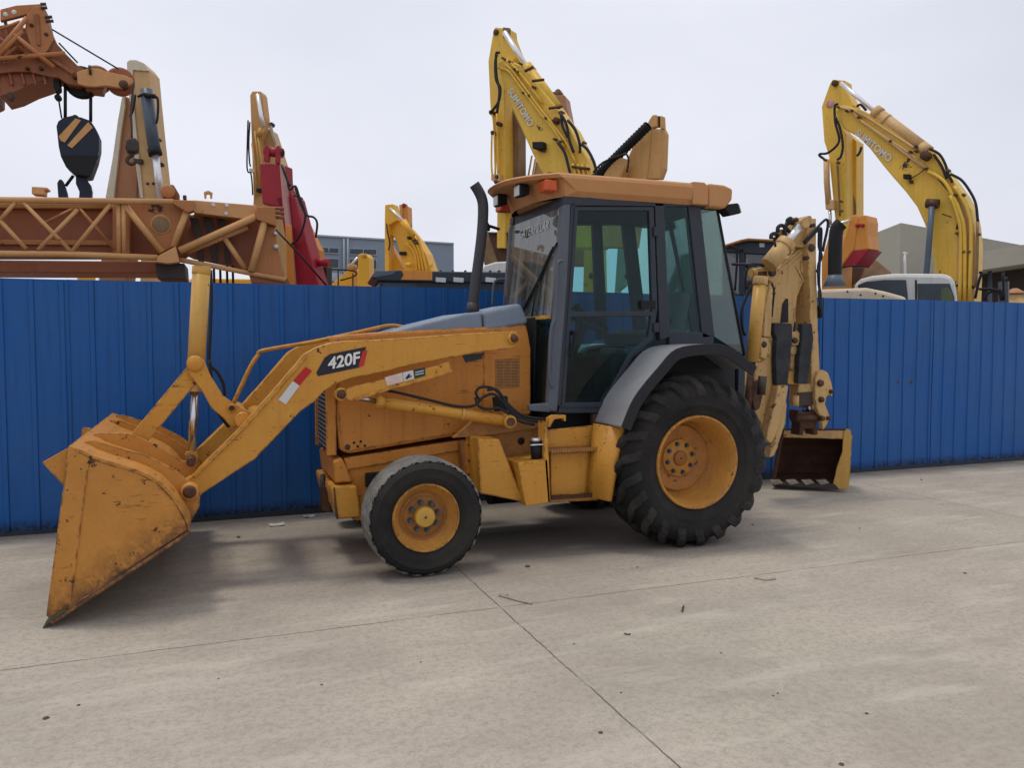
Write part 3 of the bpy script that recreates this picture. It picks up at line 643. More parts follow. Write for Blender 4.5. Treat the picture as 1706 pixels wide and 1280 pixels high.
# --- cab
CV, CW = 5.6, 1.14                     # near side plane and width
C2 = CV+CW
cab = MB()
def both_frame(pts, th=.06, off=0):
    cab.tr(V(CV+off), pts, 0, th)
    k = MB().tr(V(CV+off), pts, 0, th).mirror(VC); cab.add(k.v, k.f)
ZC = lambda pts: Z(pts, 2.56, 780, 280)
both_frame(ZC([(440, 148), (455, 148), (432, 640), (398, 1000), (385, 1045), (370, 1045), (400, 640)]), .07)
both_frame(ZC([(796, 148), (835, 148), (862, 722), (818, 735)]), .07)
both_frame(ZC([(938, 150), (990, 150), (1052, 720), (1000, 725)]), .07)
both_frame(ZC([(405, 120), (1070, 130), (1062, 172), (990, 165), (430, 160), (403, 160)]), .08)
both_frame(ZC([(858, 700), (1002, 700), (1050, 722), (1045, 760), (860, 760)]), .06)
both_frame(ZC([(372, 1010), (620, 1000), (600, 1046), (370, 1046)]), .07)
# header across the front and back, rear lower wall, floor
pa, pb = V(CV).p(*ZC([(420, 140)])[0]), V(CV).p(*ZC([(425, 190)])[0])
cab.box(pa.x-.02, pa.x+.1, CV+.01, C2-.01, pb.z, pa.z+.04)
pr_ = V(CV).p(*ZC([(1062, 170)])[0]); cab.box(pr_.x-.08, pr_.x, CV+.01, C2-.01, pr_.z-.01, pr_.z+.08)
cabo = cab.build('cab', CABG, BL, .006)
fx0, fx1 = V(CV).p(925, 684).x, 4.15
MB().box(fx0, fx1, CV+.02, C2-.02, 1.04, 1.11).build('cab_floor', INT, cabo, .004)
zr = V(CV).p(1112, 340).z
MB().box(fx0+.16, 4.0, CV+.03, C2-.03, zr-.01, zr+.04).build('roof_lining', INT, cabo, .01)
MB().box(3.0, 4.2, CV+.03, CV+.35, 1.08, 1.50).build('inner_wheel_arch', INT, cabo, .05)
MB().box(3.0, 4.2, C2-.35, C2-.03, 1.08, 1.50).build('inner_wheel_arch', INT, cabo, .05)
# grey front pillars
pil = ZC([(402, 155), (440, 152), (424, 500), (398, 840), (383, 1043), (340, 1040), (352, 820), (375, 500)])
for mir in (0, 1):
    mb = MB().tr(V(CV-.012), pil, 0, .075)
    (mb.mirror(VC) if mir else mb).build('front_pillar', PILL, cabo, .02, seg=4)
T(V(CV-.01), ZC([(258, 1010), (350, 1003), (350, 1044), (262, 1036)]), 0, .05, 'sill', PILL, cabo, .01)
# windscreen (upper and lower), between the front pillars
tn, bn = V(CV).p(*ZC([(408, 165)])[0]), V(CV).p(*ZC([(362, 632)])[0]); ln = V(CV).p(*ZC([(345, 1010)])[0])
def quad(a, b, y0, y1, th): 
    d = Vector((a.x-b.x, 0, a.z-b.z)).normalized(); n_ = Vector((-d.z, 0, d.x))*th
    return MB().prism([Vector((a.x, y0, a.z)), Vector((b.x, y0, b.z)), Vector((b.x, y0, b.z))+n_, Vector((a.x, y0, a.z))+n_], (0, y1-y0, 0))
ws = quad(tn, bn, CV+.03, C2-.03, .006).build('windscreen', GLW, cabo)
quad(bn+Vector((0, 0, .01)), bn-Vector((0, 0, .02)), CV+.03, C2-.03, .02).build('windscreen_bar', CREAMY, cabo, .003)
quad(bn-Vector((0, 0, .02)), ln, CV+.03, 5.90, .006).build('lower_front_glass', GLD, cabo)
quad(bn-Vector((0, 0, .02)), ln, 2*VC-5.90, C2-.03, .006).build('lower_front_glass', GLD, cabo)
MB().box(ln.x+.0, ln.x+.10, 5.9, 2*VC-5.9, 1.1, bn.z).build('firewall', INT, cabo, .01)
# lettering on the top of the windscreen
d_ = (tn-bn).normalized(); pm = tn.lerp(bn, .13); 
lettering('windscreen_lettering', 'CATERPILLAR', .105, (pm.x-.012, VC-.02, pm.z), (0, -1, 0), d_, mat('faded_window_lettering', (.7, .72, .7), .6), ws, .0005, .0)
# wiper
wp = lambda y, t, o=.03: Vector(((tn.lerp(bn, t)).x-o, y, tn.lerp(bn, t).z))
wi = MB().tube([wp(5.66, .36), wp(5.9, .66), wp(6.2, .98)], .008, 6).tube([wp(5.70, .39), wp(5.93, .68), wp(6.22, .98)], .006, 6).tube([wp(5.62, .33, .018), wp(6.17, .9, .018)], .010, 6).build('wiper', BLK, cabo)
MB().tube([wp(5.92, .66, .025), wp(5.97, .99, .025)], .006, 6).build('wiper_blade', BLK, cabo)
# handrail on the front pillar
MB().tube([V(CV-.05).p(*q) for q in ZC([(405, 395), (385, 400), (378, 430), (372, 620), (352, 700), (345, 880), (360, 940)])], .012, 8, 5).build('grab_rail', PILL, cabo)
# door
door = MB()
ro = ZC([(455, 165), (792, 165), (808, 600), (788, 735), (735, 778), (700, 810), (605, 990), (588, 1022), (398, 1024)])
def ring(o_, i_):
    m_ = len(o_); P = V(CV-.008); a = [P.p(*q) for q in o_]; b = [P.p(*q) for q in i_]; t = YV*.045
    vs = a+b+[p+t for p in a]+[p+t for p in b]; fs = []
    for i in range(m_):
        j = (i+1) % m_
        fs += [(i, j, m_+j, m_+i), (2*m_+i, 3*m_+i, 3*m_+j, 2*m_+j), (i, 2*m_+i, 2*m_+j, j), (m_+i, m_+j, 3*m_+j, 3*m_+i)]
    return MB().add(vs, fs)
ri = ZC([(470, 182), (772, 182), (785, 600), (768, 722), (722, 762), (684, 798), (590, 970), (578, 1000), (414, 1002)])
do = ring(ro, ri).build('door', CABG, cabo, .006)
T(V(CV-.008), ZC([(438, 612), (786, 612), (786, 632), (436, 634)]), 0, .04, 'door_crossbar', CABG, do, .004)
T(V(CV+.008), ZC([(468, 180), (774, 180), (787, 614), (436, 614)]), 0, .006, 'upper_glass', GLD, do, 0)
T(V(CV+.008), ZC([(436, 632), (786, 632), (768, 724), (722, 764), (684, 800), (590, 972), (578, 1002), (412, 1004)]), 0, .006, 'lower_glass', GLD, do, 0)
MB().tube([V(CV-.04).p(*q) for q in ZC([(462, 700), (455, 705), (452, 750), (442, 790), (440, 810)])], .012, 8, 3).build('door_handle', BLK, do)
T(V(CV-.02), ZC([(445, 695), (466, 695), (466, 712), (445, 714)]), 0, .03, 'handle_mount', BLK, do, .003)
T(V(CV-.02), ZC([(738, 565), (800, 565), (800, 600), (740, 602)]), 0, .03, 'door_lock', BLK, do, .003)
for yy in (250, 660): T(V(CV-.03), ZC([(793, yy), (815, yy), (816, yy+40), (794, yy+40)]), 0, .03, 'hinge', CABG, do, .003)
# far door: plain glazing, and the side windows
def glz(pts, name, m_):
    mb = MB().tr(V(CV+.012), pts, 0, .006); mb.build(name, m_, cabo); mb.mirror(VC).build(name, m_, cabo)
glz(ZC([(832, 162), (941, 165), (1003, 708), (860, 704)]), 'side_window', GLD)
mb = MB().tr(V(CV+.012), ZC([(455, 165), (800, 165), (820, 730), (700, 815), (590, 1020), (398, 1024)]), 0, .006).mirror(VC); mb.build('far_side_glass', GLD, cabo)
# thick frame bars of the far door
mb = MB().tr(V(CV+.0), ZC([(560, 150), (610, 150), (600, 1010), (560, 1010)]), 0, .05).mirror(VC); 
mb = MB().tr(V(CV+.0), ZC([(436, 612), (806, 612), (806, 640), (436, 640)]), 0, .05).mirror(VC).build('far_crossbar', CABG, cabo, .004)
# rear quarter glass and back glass
qa, qb, qc, qd = [V(CV+.02).p(*q) for q in ZC([(988, 168), (1062, 172), (1178, 800), (1046, 716)])]
MB().prism([qa, qb, qc, qd], (0, .006, 0)).build('rear_quarter_glass', GLR, cabo); MB().prism([qa, qb, qc, qd], (0, .006, 0)).mirror(VC).build('rear_quarter_glass', GLR, cabo)
MB().tube([qb, qc], .012, 6).build('glass_edge', BLK, cabo); m_ = MB().tube([qb, qc], .012, 6).mirror(VC).build('glass_edge', BLK, cabo)
quad(qb, Vector((qc.x, 0, qc.z)), CV+.03, C2-.03, .006).build('rear_window', GLR, cabo)
MB().box(qc.x-.05, qc.x+.02, CV+.03, C2-.03, 1.08, qc.z).build('rear_wall', CABG, cabo, .006)
MB().tube([Vector((qb.x-.12, VC, qb.z)), Vector((qc.x-.1, VC, qc.z))], .02, 8).build('rear_window_bar', CABG, cabo)
# inside: seat, steering column and wheel, levers, consoles
se = MB().prism([(3.28, VC-.24, 1.42), (3.78, VC-.24, 1.40), (3.81, VC-.24, 1.52), (3.28, VC-.24, 1.55)], (0, .48, 0)).build('operator_seat', SEAT, cabo, .04, seg=3)
MB().prism([(3.73, VC-.23, 1.5), (3.85, VC-.23, 1.5), (3.95, VC-.23, 2.02), (3.85, VC-.23, 2.04)], (0, .46, 0)).build('backrest', SEAT, se, .04, seg=3)
MB().box(3.38, 3.73, VC-.18, VC+.18, 1.1, 1.41).build('seat_base', INT, se, .02)
for sgn in (-1, 1): MB().box(3.48, 3.83, VC+sgn*.29-.035, VC+sgn*.29+.035, 1.66, 1.71).build('armrest', SEAT, se, .02)
st = MB().tube([(2.7, VC, 1.1), (3.02, VC, 1.74)], .045, 12).build('steering_column', INT, cabo)
c = Vector((3.05, VC, 1.79)); ax = Vector((.5, 0, .86)).normalized(); u = ax.orthogonal().normalized(); q = ax.cross(u)
sw = MB().tube([c+(u*math.cos(a)+q*math.sin(a))*.19 for a in [i*math.pi/12 for i in range(25)]], .014, 8).tube([c-u*.19, c+u*.19], .012, 6).tube([c-q*.19, c], .012, 6)
sw.build('steering_wheel', BLK, st)
MB().box(2.5, 2.74, VC-.2, VC+.2, 1.1, 1.66).build('dash_console', INT, cabo, .03)
MB().box(2.62, 2.95, C2-.22, C2-.06, 1.1, 1.62).build('side_console', INT, cabo, .03)
for i, (x, y) in enumerate(((2.95, C2-.16), (3.7, VC-.2), (3.78, VC+.2), (2.75, CV+.2))):
    MB().tube([(x, y, 1.3), (x+.03, y, 1.72+.05*i)], .01, 6).build('control_lever', INT, cabo); c = Vector((x+.03, y, 1.72+.05*i))
    MB().lathe(c, (0, 0, 1), [(0, -.03), (.02, -.02), (.028, .01), (.02, .035), (0, .04)], 12).build('lever_knob', BLK, cabo)
# --- roof
zt = V(CV).p(1040, 296).z; zb = V(CV).p(1040, 334).z
def plan(e, xf):                       # plan outline, e = overhang
    P = []
    for i in range(13):
        t = -1+2*i/12; P.append((xf+.32*abs(t)**2.4*1.0, VC+t*(CW/2+.03+e)))
    P += [(3.3, VC+CW/2+.05+e), (3.72, VC+CW/2+.05+e), (4.1+e, VC+CW/2-.0+e), (4.16+e, VC), (4.1+e, VC-CW/2+.0-e), (3.72, VC-CW/2-.05-e), (3.3, VC-CW/2-.05-e)]
    return P
rf = MB()
XF = 2.13
lay = [(plan(.0, XF+.24), zb-.002), (plan(.025, XF+.14), zb+.06), (plan(.01, XF+.12), zt-.02), (plan(-.03, XF+.15), zt+.004), (plan(-.16, XF+.4), zt+.03)]
lay = []
m_ = 20
def lay_ring(e, front, z, fz=0):
    R = []
    for i in range(13):
        t = -1+2*i/12; R.append(Vector((front+.30*abs(t)**2.4, VC+t*(CW/2+.02+e), z+fz*(1-abs(t)**3))))
    for x, y in ((2.75, 1.03), (3.3, 1.05), (3.7, 1.05), (3.9, 1.0), (3.97, .5), (3.97, -.5), (3.9, -1.0), (3.7, -1.05), (3.3, -1.05), (2.75, -1.03)):
        R.append(Vector((x+(e if x > 3.8 else 0), VC+y*(CW/2+e), z)))
    return R
rings = [lay_ring(-.02, 2.46, zb), lay_ring(.015, 2.36, zb+.04), lay_ring(.03, 2.235, zt-.045), lay_ring(.02, 2.20, zt-.02), lay_ring(-.01, 2.225, zt-.002), lay_ring(-.14, 2.45, zt+.012)]
# underside pocket that holds the front lamps
n_ = len(rings[0]); vs = [p for r in rings for p in r]
fs = [(k*n_+i, k*n_+(i+1) % n_, (k+1)*n_+(i+1) % n_, (k+1)*n_+i) for k in range(len(rings)-1) for i in range(n_) if not (k < 2 and i < 12)]
fs += [tuple(range((len(rings)-1)*n_, len(rings)*n_)), tuple(range(n_-1, -1, -1))]
# lip underside and recessed face
base = len(vs)
lipin = [Vector((p.x+.015, p.y, p.z-.0)) for p in rings[2][:13]]
rec = [Vector((2.40+.16*abs(-1+2*i/12)**2.4, rings[2][i].y*.96+VC*.04, zt-.045)) for i in range(13)]
low = [Vector((2.46+.12*abs(-1+2*i/12)**2.4, rings[0][i].y*.99+VC*.01, zb)) for i in range(13)]
vs += rec+low
fs += [(2*n_+i, 2*n_+i+1, base+i+1, base+i) for i in range(12)] + [(base+i, base+i+1, base+13+i+1, base+13+i) for i in range(12)]
fs += [(2*n_+k, n_+k, k, base+13+k, base+k) for k in (0, 12)]
roof = MB().add(vs, fs).build('roof', ROOF, cabo, .012, seg=3)
# rear raised lamp pods at the back corners
for s_ in (-1, 1):
    y = VC+s_*(CW/2+.06)
    MB().prism([(3.83, y, zt+.0), (3.98, y, zt-.004), (4.065, y, zt-.03), (4.06, y, zt-.12), (3.99, y, zb-.018), (3.83, y, zb-.012)], (0, -s_*.30, 0)).build('roof_corner_pod', ROOF, roof, .022, seg=4)
    MB().prism([(3.68, y, zt+.003), (3.79, y, zt+.003), (3.825, y, zt-.03), (3.825, y, zb), (3.68, y, zb)], (0, -s_*.30, 0)).build('roof_side_panel', ROOF, roof, .008)
# lamps under the front lip
def lamp(y, kind):
    t = abs((y-VC)/(CW/2+.03)); x = 2.25+.24*t**2.4; z = zt-.10
    if kind == 'o':
        MB().box(x+.02, x+.12, y-.075, y+.075, z-.04, z+.045).build('indicator_lamp', ORL, roof, .012)
    else:
        l = MB().prism([(x+.03, y-.06, z-.05), (x+.12, y-.045, z-.03), (x+.12, y-.045, z+.045), (x+.03, y-.06, z+.05)], (0, .12, 0)).build('work_lamp', BLK, roof, .012)
        MB().box(x+.022, x+.032, y-.05, y+.05, z-.04, z+.04).build('lamp_glass', LENS, l, .006)
        MB().tube([(x+.09, y, z+.03), (x+.12, y, zt-.03)], .012, 8).build('lamp_bracket', BLK, l)
for y, k in ((VC-.49, 'o'), (VC-.25, 'w'), (VC+.22, 'w'), (VC+.49, 'o')): lamp(y, k)
for s_ in (-1, 1):
    y = VC+s_*.5; pz = V(5.67).p(1215, 350).z; px_ = V(5.67).p(1215, 350).x
    l = MB().prism([(px_-.11, y-.05, pz+.03), (px_+.05, y-.06, pz+.055), (px_+.08, y-.06, pz-.03), (px_-.03, y-.05, pz-.055)], (0, .11, 0)).build('rear_work_lamp', BLK, roof, .012)
    MB().prism([(px_+.056, y-.05, pz+.045), (px_+.064, y-.05, pz+.045), (px_+.09, y-.05, pz-.022), (px_+.082, y-.05, pz-.025)], (0, .09, 0)).build('lamp_glass', LENS, l, .002)
    MB().tube([(px_-.16, y, pz+.05), (px_-.05, y, pz)], .014, 8).build('lamp_bracket', BLK, l)
# small mirror arm on the far front corner and rail by the far step
MB().tube([V(6.8).p(*q) for q in ((832, 382), (820, 378), (812, 376))], .014, 8, 3).build('mirror_arm', BLK, roof)
MB().lathe(V(6.8).p(813, 377), (1, 0, .3), [(0, -.03), (.04, -.03), (.045, 0), (0, .02)], 16).build('mirror_knob', BLK, roof)
MB().tube([V(6.8).p(*q) for q in ((820, 512), (822, 480), (827, 467), (846, 466))], .012, 8, 4).build('far_grab_rail', PILL, cabo)
# --- exhaust
MB().tube([V(VC).p(*q) for q in ((787, 522), (790, 490), (798, 430), (803, 387), (805, 350), (803, 332), (797, 318), (790, 307))], .043, 22, 4, caps=False).build('exhaust_pipe', STK, BL)
MB().tube([V(VC).p(*q) for q in ((787, 524), (789, 505))], .052, 22).build('exhaust_collar', STK, BL)
MB().tube([V(VC).p(*q) for q in ((802, 328), (797, 318), (790.5, 308))], .036, 22, 3).build('exhaust_bore', BLK, BL)
# --- rear fenders
fo = [V(5.18).p(x, y) for x, y in ((1034, 712), (1056, 662), (1096, 612), (1126, 582), (1175, 574), (1211, 578), (1260, 612))]
fo = smooth_pts(fo, 4)
def fend(mir):
    f_ = sheet([p for p in fo], 5.18, 5.66, .03)
    f2 = sheet([p+Vector((0, 0, .004)) for p in fo], 5.165, 5.18, .085)
    for mb, nm, mt, bv in ((f_, 'rear_fender', FEND, .012), (f2, 'fender_lip', FENDD, .006)):
        if mir: mb = mb.mirror(VC)
        o_ = mb.build(nm, mt, BL if nm == 'rear_fender' else fn, bv, seg=3)
        if nm == 'rear_fender': fn = o_
    ins = MB().prism([Vector((p.x, 5.60, p.z)) for p in fo] + [Vector((4.1, 5.6, 1.05)), Vector((2.86, 5.6, 1.0))], (0, .04, 0))
    (ins.mirror(VC) if mir else ins).build('fender_inner_wall', FENDD, fn)
fend(0); fend(1)
# hydraulic hoses by the lift cylinder
hv = MB().tr(V(5.68), [(823, 662), (846, 660), (848, 684), (826, 686)], 0, .05).build('hose_block', BLK, BL, .004)
for pts_ in (((800, 668), (793, 655), (800, 646), (818, 646), (832, 656), (846, 676), (862, 692), (880, 700), (905, 704)),
             ((640, 650), (670, 656), (720, 668), (760, 677), (790, 676), (805, 662), (822, 657), (836, 668), (852, 688), (870, 697), (900, 702)),
             ((792, 662), (797, 676), (812, 682), (830, 680), (848, 690), (866, 702), (890, 708)),
             ((812, 650), (828, 650), (842, 668), (858, 684), (876, 694), (912, 699))):
    MB().tube([V(5.58).p(*q) for q in pts_], .0105, 8, 6).build('hydraulic_hose', HOSE, BL)

# --- backhoe, folded up behind the cab
ZB = lambda pts: Z(pts, 4.57, 1220, 340); ZD = lambda pts: Z(pts, 2.56, 1180, 330)
KV = 6.62
boom = T(V(KV), ZB([(600, 285), (632, 300), (640, 340), (630, 380), (590, 400), (560, 470), (540, 600), (500, 700), (470, 840), (460, 960), (430, 1280), (390, 1500), (330, 1700), (290, 1640), (300, 1280), (300, 1000), (290, 760), (268, 520), (300, 480), (345, 500), (400, 420), (540, 320)]), 0, .05, 'backhoe_boom', TAN, BL, .01)
T(V(KV+.28), ZB([(590, 240), (630, 250), (640, 420), (560, 470), (540, 600), (500, 700), (480, 960), (430, 1280), (300, 1280), (300, 1000), (290, 760), (300, 520), (400, 430), (540, 300)]), 0, .05, 'boom_far_plate', TAN, boom, .01)
T(V(KV-.012), ZB([(345, 525), (360, 500), (540, 345), (590, 300), (600, 312), (545, 372), (365, 530)]), 0, .02, 'boom_top_flange', TAN, boom, .003)
T(V(KV+.06), ZB([(470, 470), (520, 430), (560, 470), (545, 620), (500, 700), (480, 900), (470, 1280), (330, 1280), (400, 720)]), 0, .2, 'boom_core', TAN, boom, .01)
T(V(KV-.008), ZB([(385, 760), (408, 722), (426, 722), (428, 900), (368, 905)]), 0, .01, 'boom_opening', FENDD, boom, 0)
for a in ([(480, 470), (500, 462), (556, 590), (545, 605)], [(520, 430), (538, 440), (556, 500), (540, 540), (520, 500)]):
    T(V(KV-.01), ZB(a), 0, .012, 'boom_rib', TAN, boom, .004)
# dipper stick: long upright plate on the right
dip = T(V(KV-.08), ZB([(562, 120), (576, 88), (600, 86), (612, 110), (640, 108), (640, 400), (652, 900), (668, 1260), (640, 1560), (610, 1560), (600, 1240), (590, 700), (575, 400)]), 0, .22, 'dipper_stick', TAN, BL, .01)
T(V(KV-.1), ZB([(470, 120), (484, 98), (500, 98), (510, 130), (520, 200), (580, 210), (580, 330), (520, 330), (452, 320), (440, 290)]), .06, .2, 'dipper_head', TAN, dip, .01)
for q, r in (((606, 332), .04), ((312, 522), .038)):
    c = V(KV-.09).p(*ZB([q])[0]); MB().lathe(c, YV, [(0, -.01), (r*.8, -.01), (r, .0), (r, .06)], 24).build('boom_pin', DST, boom)
T(V(KV-.06), ZB([(180, 490), (240, 480), (300, 480), (352, 500), (356, 540), (330, 590), (300, 600), (268, 570), (245, 560), (180, 556)]), 0, .1, 'swing_knuckle', TAN, boom, .02)
MB().tube([V(KV-.02).p(*ZB([q])[0]) for q in ((140, 525), (300, 520))], .045, 18).build('knuckle_pin', CREAMY, boom)
MB().tube([V(KV-.02).p(*ZB([q])[0]) for q in ((175, 540), (238, 540))], .055, 18).build('knuckle_sleeve', BPIN, boom)
# dipper cylinder
a, b, c = [V(KV-.12).p(*ZB([q])[0]) for q in ((272, 470), (405, 305), (532, 150))]
dc = MB().tube([a, b], .085, 26).build('dipper_cylinder', TAN, BL)
MB().tube([b, c], .038, 18).build('cylinder_rod', WROD, dc); d = (b-a).normalized()
MB().tube([b-d*.05, b+d*.03], .095, 26).build('cylinder_gland', TAN, dc, .006)
MB().tube([c-YV*.06, c+YV*.05], .05, 20).build('cylinder_eye', TAN, dc)
MB().tube([V(KV-.14).p(*ZB([q])[0]) for q in ((322, 290), (335, 350), (352, 400), (350, 450), (335, 480))], .012, 8, 4).build('hydraulic_hose', HOSE, dc)
# boom cylinder at the left
a, b = [V(KV-.25).p(*ZB([q])[0]) for q in ((212, 600), (150, 1205))]
bc = MB().tube([a, b], .062, 26).build('boom_cylinder', CREAMY, BL); d = (b-a).normalized()
MB().tube([a-d*.06, a+d*.02], .07, 26).build('cylinder_gland', TAN, bc, .005)
MB().tube([b, b+d*.5], .035, 16).build('cylinder_rod', BPIN, bc)
for pts_ in (((440, 150), (420, 125), (445, 110), (470, 150)), ((345, 215), (350, 175), (385, 165), (440, 215)), ((295, 265), (300, 232), (335, 226), (350, 250)), ((405, 260), (400, 190), (430, 130), (460, 150))):
    MB().tube([V(KV-.05).p(*ZB([q])[0]) for q in pts_], .02, 8, 5).build('hydraulic_hose', HOSE, BL)
for pts_ in (((545, 290), (600, 230), (700, 125), (728, 135), (722, 200), (700, 300), (690, 360)), ((550, 300), (610, 240), (665, 185), (678, 210), (672, 330), (665, 420), (660, 600), (672, 700), (676, 860)), ((640, 180), (660, 200), (660, 320), (680, 400), (655, 470), (658, 620)), ((240, 470), (180, 460), (120, 490), (100, 560), (105, 650)), ((150, 620), (110, 700), (70, 820), (80, 960), (100, 1000)), ((0, 458), (130, 462), (180, 470)), ((110, 480), (160, 455), (230, 465))):
    MB().tube([V(KV-.1).p(*ZB([q])[0]) for q in pts_], .014, 8, 5).build('hydraulic_hose', HOSE, BL)
T(V(KV-.05), ZB([(660, 770), (682, 770), (686, 866), (668, 870)]), 0, .05, 'hose_clamp', BLK, dip, .004)
T(V(KV-.02), ZB([(365, 190), (392, 190), (400, 270), (370, 280), (345, 240)]), 0, .06, 'valve_fitting', TAN, dip, .01)
T(V(KV-.04), ZB([(330, 250), (372, 240), (380, 280), (345, 290)]), 0, .06, 'valve_fitting', BPIN, dip, .01)
for pts_ in (((470, 330), (430, 380), (380, 400), (340, 430), (330, 500)), ((640, 500), (662, 560), (660, 700), (668, 800)), ((250, 560), (262, 640), (256, 760), (262, 880), (250, 1000)), ((300, 600), (318, 660), (312, 740), (300, 860)), ((480, 900), (470, 980), (490, 1060), (480, 1200))):
    MB().tube([V(KV-.13).p(*ZB([q])[0]) for q in pts_], .010, 8, 5).build('hydraulic_hose', HOSE, BL)
for pts_ in ([(236, 680), (300, 680), (306, 700), (240, 705)], [(455, 1020), (530, 960), (545, 1000), (500, 1080), (458, 1080)], [(205, 1020), (270, 1010), (300, 1080), (290, 1150), (230, 1150)]):
    T(V(KV-.16), ZB(pts_), 0, .06, 'link_lug', TAN, boom, .012)
for q, r in (((243, 1070), .032), ((480, 1040), .03), ((572, 410), .022), ((318, 640), .014), ((318, 680), .014), ((620, 160), .02), ((490, 120), .022)):
    c = V(KV-.17).p(*ZB([q])[0]); MB().lathe(c, YV, [(0, -.014), (r*.8, -.012), (r, .0), (r, .05)], 18).build('grease_pin', DST, boom)
# rubber stabiliser pads
for pts_ in (((280, 532), (358, 535), (360, 580), (350, 700), (340, 795), (292, 797), (288, 690), (292, 600), (280, 570)), ((402, 535), (443, 535), (450, 600), (438, 700), (424, 793), (384, 792), (388, 690), (400, 610))):
    T(V(6.42), ZD(pts_), 0, .07, 'rubber_pad', PADM, BL, .01)
T(V(6.5), ZD([(352, 600), (366, 575), (392, 565), (400, 600), (392, 700), (380, 735), (350, 735)]), 0, .14, 'pad_carrier', TAN, BL, .03)
for q, r in (((376, 595), .07), ((366, 650), .05)):
    c = V(6.48).p(*ZD([q])[0]); MB().lathe(c, YV, [(0, 0), (r*.9, 0), (r, .01), (r, .1)], 22).build('carrier_boss', TAN, BL)
T(V(6.5), ZD([(340, 738), (380, 738), (382, 795), (338, 795)]), 0, .1, 'carrier_foot', CREAMY, BL, .006)
T(V(6.55), ZD([(384, 795), (452, 790), (456, 880), (380, 884)]), 0, .14, 'link_block', TAN, BL, .01)
T(V(6.54), ZD([(384, 830), (450, 826), (455, 882), (380, 886)]), 0, .01, 'oily_patch', DST, BL, 0)
T(V(6.56), ZD([(384, 905), (410, 912), (436, 912), (462, 905), (472, 940), (462, 965), (470, 1010), (452, 1012), (446, 985), (412, 985), (404, 1014), (388, 1012), (394, 965), (380, 940)]), 0, .14, 'bucket_coupler', RUST, BL, .012)
MB().tube([V(6.55).p(*ZD([q])[0]) for q in ((372, 938), (478, 938))], .035, 16).build('coupler_pin', BPIN, BL)
MB().tube([V(6.6).p(*ZD([q])[0]) for q in ((430, 880), (430, 910))], .03, 12).build('coupler_rod', STEEL, BL)
MB().tube([V(6.55).p(*ZD([q])[0]) for q in ((372, 842), (372, 888))], .035, 14).build('coupler_roller', TAN, BL)
# curled bucket link at the right
lk_ = T(V(6.5), ZD([(458, 770), (470, 740), (492, 733), (512, 745), (525, 780), (533, 820), (530, 848), (518, 838), (505, 850), (500, 880), (512, 910), (520, 935), (510, 965), (492, 990), (484, 960), (478, 930), (462, 900), (456, 850)]), 0, .06, 'bucket_link', TAN, BL, .012)
for q, r in (((478, 790), .035), ((482, 860), .03), ((486, 940), .026), ((512, 940), .022), ((524, 826), .022)):
    c = V(6.49).p(*ZD([q])[0]); MB().lathe(c, YV, [(0, -.02), (r*.9, -.02), (r, -.005), (r, .03)], 18).build('link_pin', BPIN, lk_)
# lower frame, stabiliser legs
T(V(6.5), ZD([(212, 705), (240, 690), (262, 600), (282, 640), (300, 800), (262, 960), (240, 1010), (225, 960), (190, 900), (185, 800)]), 0, .2, 'backhoe_frame', TAN, BL, .015)
T(V(6.42), ZD([(205, 780), (240, 775), (244, 800), (220, 900), (200, 910), (188, 860)]), 0, .08, 'frame_bracket', BPIN, BL, .01)
T(V(6.45), ZD([(222, 610), (240, 592), (262, 596), (262, 640), (246, 690), (222, 680)]), 0, .1, 'frame_lug', TAN, BL, .012)
lg_ = T(V(6.4), ZD([(298, 800), (344, 800), (330, 880), (296, 1000), (270, 1050), (246, 1030)]), 0, .10, 'stabiliser_leg', TAN, BL, .012)
T(V(6.48), ZD([(330, 860), (336, 880), (330, 960), (300, 1050), (282, 1100), (266, 1105), (272, 1060)]), 0, .08, 'stabiliser_edge', TAN, lg_, .01)
T(V(6.37), ZD([(300, 1060), (280, 1100), (262, 1110), (268, 1070), (290, 1040)]), 0, .1, 'stabiliser_shoe', TAN, BL, .01)
T(V(6.44), ZD([(236, 590), (268, 596), (276, 380), (258, 378), (240, 480)]), 0, .06, 'mast_plate', TAN, BL, .008)
MB().tube([V(6.3).p(*ZD([q])[0]) for q in ((232, 760), (225, 840))], .04, 14).build('lock_pin', DST, BL)
# rear bucket, mouth towards the viewer
bx = BP(8.5, 1350, -4)
n0 = bx.n.copy()
RBK = MB()
def rb(pts, off): return [bx.p(x, y, off) for x, y in ZD(pts)]
fl = rb([(318, 1000), (576, 1000)], .0); 
bs = MB().tr(bx, ZD([(320, 985), (600, 992), (608, 1030), (318, 1022)]), 0, .03)
sh = MB()
